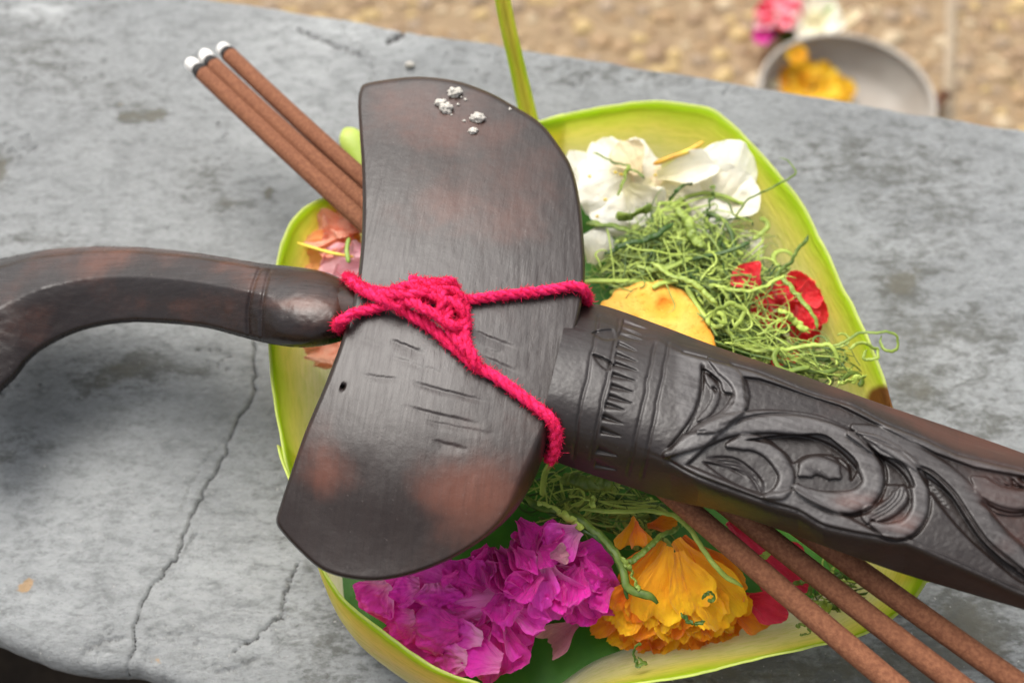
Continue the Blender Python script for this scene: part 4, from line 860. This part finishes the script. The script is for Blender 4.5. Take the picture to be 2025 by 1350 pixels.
# ------------------------------------------------------------------ incense sticks
def incense(tipx, tip, left, mid, right, label):
    zl, zr = .0290, .0372
    ctl = [(*left[0], zl), (*left[1], zl+.0030), (*mid, .0345), (*right, zr)]
    # straight stick fitted through its two ends, slightly bowed through the middle points
    A, B = W(*ctl[0]), W(*ctl[-1]); n = 90; s = np.linspace(0, 1.10, n)[:, None]; P = A+(B-A)*s
    bow = np.zeros(3)
    for cpt in (ctl[1], ctl[2]):
        pw = W(*cpt); s0 = ((pw-A)@(B-A))/((B-A)@(B-A)); dv = pw-(A+(B-A)*s0); dv[2] *= .3; bow = bow+.4*dv/max(4*s0*(1-s0), .4)
    P = P+4*s*(1-s)*bow
    if not np.isfinite(P).all(): P = A+(B-A)*s
    e = thing('incense_stick', label, 'incense', tuple(P[0]), 'brown incense sticks laid under the dagger')
    V, q, t = tube(P, .00205*(1+.012*fbm(np.arange(n)*.4, np.arange(n)*0, int(tip[0]), 3)), 18); part('stick', V, q, M['paste'], e, t)
    T0 = W(tip[0], tip[1], zl-.0006); dr = (T0-P[0]); L = np.linalg.norm(dr); dr /= L
    C_ = np.linspace(P[0]-dr*.0010, P[0]+dr*L*.30, 6); V, q, t = tube(C_, np.array([.00208, .0021, .00205, .00195, .0018, .0016]), 18); part('charred_ring', V, q, M['char'], e, t)
    C_ = np.linspace(P[0]+dr*L*.22, T0, 10); V, q, t = tube(C_, np.array([.0013, .0016, .0017, .00175, .00178, .0018, .0017, .0015, .0011, .0004]), 16)
    V += .00012*np.stack([fbm(V[:, 0]*3000, V[:, 1]*3000, k) for k in range(3)], 1); part('ash_tip', V, q, M['ash'], e, t)
incense(0, (371, 121), ((399, 143), (692, 420)), (1406, 1050), (1764, 1350), 'incense stick with the lowest burnt tip, nearest the curved handle')
incense(0, (401, 103), ((420, 127), (700, 382)), (1508, 1068), (1890, 1350), 'middle incense stick of the three, between the two others')
incense(0, (437, 92), ((452, 107), (700, 332)), (1616, 1089), (2011, 1350), 'incense stick with the highest burnt tip, farthest from the curved handle')

# ------------------------------------------------------------------ red yarn
yarn = thing('red_yarn', 'fuzzy red wool yarn tied in a knot around the dark wooden crosspiece', 'yarn', W(860, 600, .0545))
def ystrand(pts, r=.00086, name='yarn_strand', lift=0., seed=0, n=120):
    """pts: (px, py, dz above the crosspiece, or absolute height if > .02)"""
    c_ = np.array([p[:2] for p in pts], float); zz = np.array([p[2] for p in pts]); zz = np.where(zz > .02, zz-cross_z(c_[:, 0], c_[:, 1], False), zz)
    P3 = crom(np.c_[c_, zz*20000], n); P = P3[:, :2]; base = cross_z(P[:, 0], P[:, 1], False); zabs = base+P3[:, 2]/20000; zs = np.convolve(np.pad(zabs, 4, 'edge'), np.ones(9)/9, 'valid')
    C_ = W(P[:, 0], P[:, 1], zs); C_ = C_+.00025*np.stack([fbm(np.arange(n)*.11, np.arange(n)*0+k, seed+k) for k in range(3)], 1)
    T, N, Bn = frames(C_); mb = MB(); L = np.r_[0, np.cumsum(np.linalg.norm(np.diff(C_, axis=0), axis=1))]
    for k in range(3):
        ph = L*1100+k*2*math.pi/3; off = .50*r
        Q = C_+off*(np.cos(ph)[:, None]*N+np.sin(ph)[:, None]*Bn)
        V, q, t = tube(Q, r*.66*(1+.12*fbm(np.arange(n)*.5, np.arange(n)*0+k*4, seed+11)), 9); mb.add(V, q, t)
    V, q, t, _ = mb.get(); o = part(name, V, q, M['yarn'], yarn, t); FZ.append((C_, T, N, Bn, L[-1], r)); return o
FZ = []; h1, h2, h3 = .0012, .0030, .0046
ystrand([(684, 548, .0405), (694, 552, .0455), (706, 562, h1+.001), (721, 569, h1), (763, 578, h1), (804, 566, h2), (846, 559, h2), (898, 560, h1)], seed=1)
ystrand([(668, 665, .0400), (667, 648, .0445), (676, 634, h1+.001), (708, 616, h1), (749, 607, h1), (794, 601, h2), (835, 590, h2), (880, 590, h1)], seed=2)
ystrand([(880, 592, h2), (915, 594, h1), (984, 584, h1), (1071, 575, h1), (1130, 567, h1), (1152, 571, h1), (1161, 585, .0510), (1159, 602, .0465)], seed=3)
ystrand([(705, 566, h2), (742, 586, h2), (777, 600, h2), (811, 622, h1), (863, 656, h1), (898, 687, h1), (936, 720, h1), (965, 736, h1), (1003, 763, h1), (1054, 800, h1), (1085, 824, h1), (1098, 850, .0525), (1098, 885, .049), (1085, 912, .045)], .00092, seed=4)
ystrand([(812, 566, h2), (860, 585, h3), (905, 605, h3), (922, 632, h2), (920, 660, h2), (932, 700, h2), (950, 730, h1)], .00085, seed=5)
ystrand([(748, 578, h2), (800, 582, h3), (860, 575, h3), (905, 580, h2), (920, 610, h1), (925, 650, h1)], .0008, 'knot', seed=6)
ystrand([(905, 590, h2), (885, 620, h3), (888, 650, h2), (910, 680, h2), (940, 712, h1)], .0008, 'knot', seed=7)
ystrand([(815, 552, h1), (850, 562, h3), (890, 558, h2), (902, 575, h1)], .0008, 'knot', seed=8)
ystrand([(790, 590, h2), (830, 605, h3), (870, 628, h3), (905, 655, h2), (925, 690, h2)], .0008, 'knot', seed=9)
ystrand([(860, 560, h2), (875, 590, .0058), (870, 620, h3), (895, 645, h3), (915, 640, h2), (912, 610, h2)], .00078, 'knot', seed=10)
def fuzz():
    r = np.random.default_rng(5); mb = MB()
    for C_, T, N, Bn, L, rad in FZ:
        for _ in range(int(L*42000)):
            i = r.integers(len(C_)); a = r.uniform(0, 6.28); d = math.cos(a)*N[i]+math.sin(a)*Bn[i]
            p = C_[i]+d*rad*.9; dd = d*r.uniform(.2, 1)+T[i]*r.normal(0, .9); dd /= np.linalg.norm(dd); l = r.uniform(.0002, .0010)
            bend = r.normal(0, .5, 3); Q = np.array([p+dd*l*s+bend*l*s*s*.6 for s in (0, .35, .7, 1)])
            V, q, t = tube(Q, np.array([.00005, .000045, .00004, .00002]), 3, 1, False); mb.add(V, q, t)
    V, q, t, _ = mb.get(); o = part('fuzz', V, q, M['fuzz'], yarn, t); o['kind'] = 'stuff'
fuzz()

# ------------------------------------------------------------------ crumbs on the crosspiece and ledge
CR = [(872, 206, 10, 'crumb', 'left lump of the largest cluster of white crumbs on the crosspiece'), (884, 217, 12, 'crumb', 'right lump of the largest cluster of white crumbs on the crosspiece'), (899, 186, 12, 'crumb', 'flat white crumb highest up on the crosspiece'),
      (945, 236, 12, 'crumb', 'round white crumb farthest right of the big ones on the crosspiece'), (935, 261, 8, 'crumb', 'white crumb lowest down on the crosspiece'), (810, 130, 7, 'crumb', 'white crumb lying on the concrete behind the crosspiece')]
for i, (x, y, rp, nm, lab) in enumerate(CR):
    on = i < 5; z = float(cross_z(np.array([x]), np.array([y]), False)[0]) if on else .0005; p = W(x, y, z)
    r = rp*np.linalg.norm(p-CAM)/FPX; V, T_ = blob(r, 3, 50+i, .7, (1.1, .9, .6), 1.9); V[:, 2] += r*.35
    solo('crumb', V+p, EMPTYQ, M['crumb'], lab, 'crumb', 'white crumbs scattered on the dark wood', T_)
for i, (x, y) in enumerate([(918, 240), (906, 208), (921, 198), (1009, 217), (912, 193), (893, 228)]):
    p = W(x, y, float(cross_z(np.array([x]), np.array([y]), False)[0])); r = (3.2 if i < 4 else 2.2)*np.linalg.norm(p-CAM)/FPX
    lab = ['tiny white speck just left of the round white crumb on the crosspiece', 'tiny white speck beside the largest crumb cluster, on its upper right', 'tiny white speck just below the flat white crumb', 'tiny white speck close to the curved right edge of the crosspiece', 'smallest speck touching the right end of the flat white crumb', 'smallest speck just under the largest crumb cluster'][i]
    V, T_ = blob(r, 2, 70+i, .6, (1, .9, .7), 1.7); solo('crumb', V+p+np.array([0, 0, r*.4]), EMPTYQ, M['crumb'], lab, 'crumb', 'tiny white specks on the crosspiece', T_)

# ------------------------------------------------------------------ blurred things on the ground behind
def lathe(prof, c, n=64, sx=1, sy=1):
    a = np.linspace(0, 2*math.pi, n, endpoint=False); pr = np.array(prof)
    V = np.stack([c[0]+sx*pr[None, :, 0]*np.cos(a)[:, None], c[1]+sy*pr[None, :, 0]*np.sin(a)[:, None], c[2]+np.broadcast_to(pr[:, 1], (n, len(pr)))], -1)
    return V.reshape(-1, 3), gridq(n, len(pr), wrap=True)
bc = W(1645, 262, GZ); bc[2] = GZ+.004
bowl = thing('metal_bowl', 'dull metal bowl with yellow petals standing on the pebbled ground behind the ledge', 'bowl', tuple(bc))
V, q = lathe([(.0, .004), (.045, .004), (.060, .012), (.0665, .034), (.0675, .036), (.0685, .034), (.062, .010), (.046, .0), (.0, 0)], bc); part('body', V, q[:, ::-1], M['steel'], bowl)
V, q = lathe([(.066+.0022*math.cos(t_), .036+.0022*math.sin(t_)) for t_ in np.linspace(0, 2*math.pi, 12)], bc); part('rim', V, q, M['steel'], bowl)
def bgblossom(label, cx, cy, z, mats, n, rpx, cat='flower', name='yellow_blossom', group=None, seed=0):
    r = random.Random(seed); f = thing(name, label, cat, W(cx, cy, z), group)
    for i in range(n):
        a = 6.28*i/n+r.uniform(-.3, .3); k = r.uniform(.8, 1.15)*rpx
        petal((cx+.1*k*math.cos(a), cy+.1*k*math.sin(a), z+.004), (cx+k*math.cos(a), cy+.8*k*math.sin(a), z+.004+r.uniform(-.004, .006)), rpx*.9, mats[i % len(mats)], f, .3, .1, .25, tip=.5, nu=9, nv=9)
Yb = m_petal('yellow petal', (.82, .50, .004), (.84, .56, .01), (.78, .38, .003), .3, .25); Pb = M['pink']; Gb = M['darkleaf']
bz = GZ+.014
bgblossom('yellow blossom at the far left inside the metal bowl', 1570, 150, bz, [Yb, M['yellowp']], 8, 44, seed=1, group='yellow blossoms in the metal bowl')
bgblossom('yellow blossom in the middle of the metal bowl, partly hidden by the ledge', 1608, 172, bz, [Yb], 9, 58, seed=2, group='yellow blossoms in the metal bowl')
bgblossom('small yellow blossom at the right inside the metal bowl', 1660, 180, bz, [Yb], 7, 34, seed=3, group='yellow blossoms in the metal bowl')
bgblossom('orange yellow blossom lying on the far rim of the metal bowl', 1575, 108, bz+.020, [M['yellowp'], Yb], 6, 26, seed=7, group='yellow blossoms in the metal bowl')
bgblossom('white petals at the left inside the metal bowl', 1530, 165, bz, [M['white']], 5, 24, seed=4, name='white_blossom')
bgblossom('pink blossom on the ground behind the metal bowl', 1535, 28, GZ+.022, [M['redpink'], Pb], 8, 50, seed=5, name='pink_blossom')
bgblossom('white blossom on the ground behind the metal bowl, right of the pink one', 1610, 45, GZ+.022, [M['white']], 9, 56, seed=6, name='white_blossom')
bgblossom('small pale pink blossom beside the white blossom behind the bowl', 1560, 15, GZ+.026, [Pb], 6, 28, seed=8, name='pink_blossom')
bgblossom('dark purple blossom on the ground at the left of the metal bowl', 1508, 72, GZ+.016, [M['magenta2']], 6, 26, seed=9, name='purple_blossom')
f = thing('green_leaf', 'dark green leaf lying behind the metal bowl under the pink blossom', 'leaf', W(1560, 65, GZ)); petal((1510, 62, GZ+.016), (1605, 68, GZ+.018), 60, Gb, f, .2, 0, .1, tip=.6)
f = thing('green_leaf', 'bright green leaf tip beyond the white blossom behind the bowl', 'leaf', W(1640, 30, GZ)); petal((1625, 35, GZ+.026), (1665, 22, GZ+.030), 34, M['stem'], f, .2, 0, .1, tip=.6)
f = thing('palm_strip', 'pale yellow palm leaf strip sticking out right of the white blossom', 'leaf strip', W(1670, 45, GZ)); petal((1640, 66, GZ+.020), (1702, 18, GZ+.030), 22, M['cream'], f, .2, 0, .05, tip=.2, neck=.9)
strip('twig', [(1835, 225, GZ+.008), (1855, 205, GZ+.012), (1872, 180, GZ+.018)], .0048, M['twig'], None, 20, 10, .9, None, False, .001, 3, label='short brown twig lying on the pebbles right of the metal bowl', cat='twig')
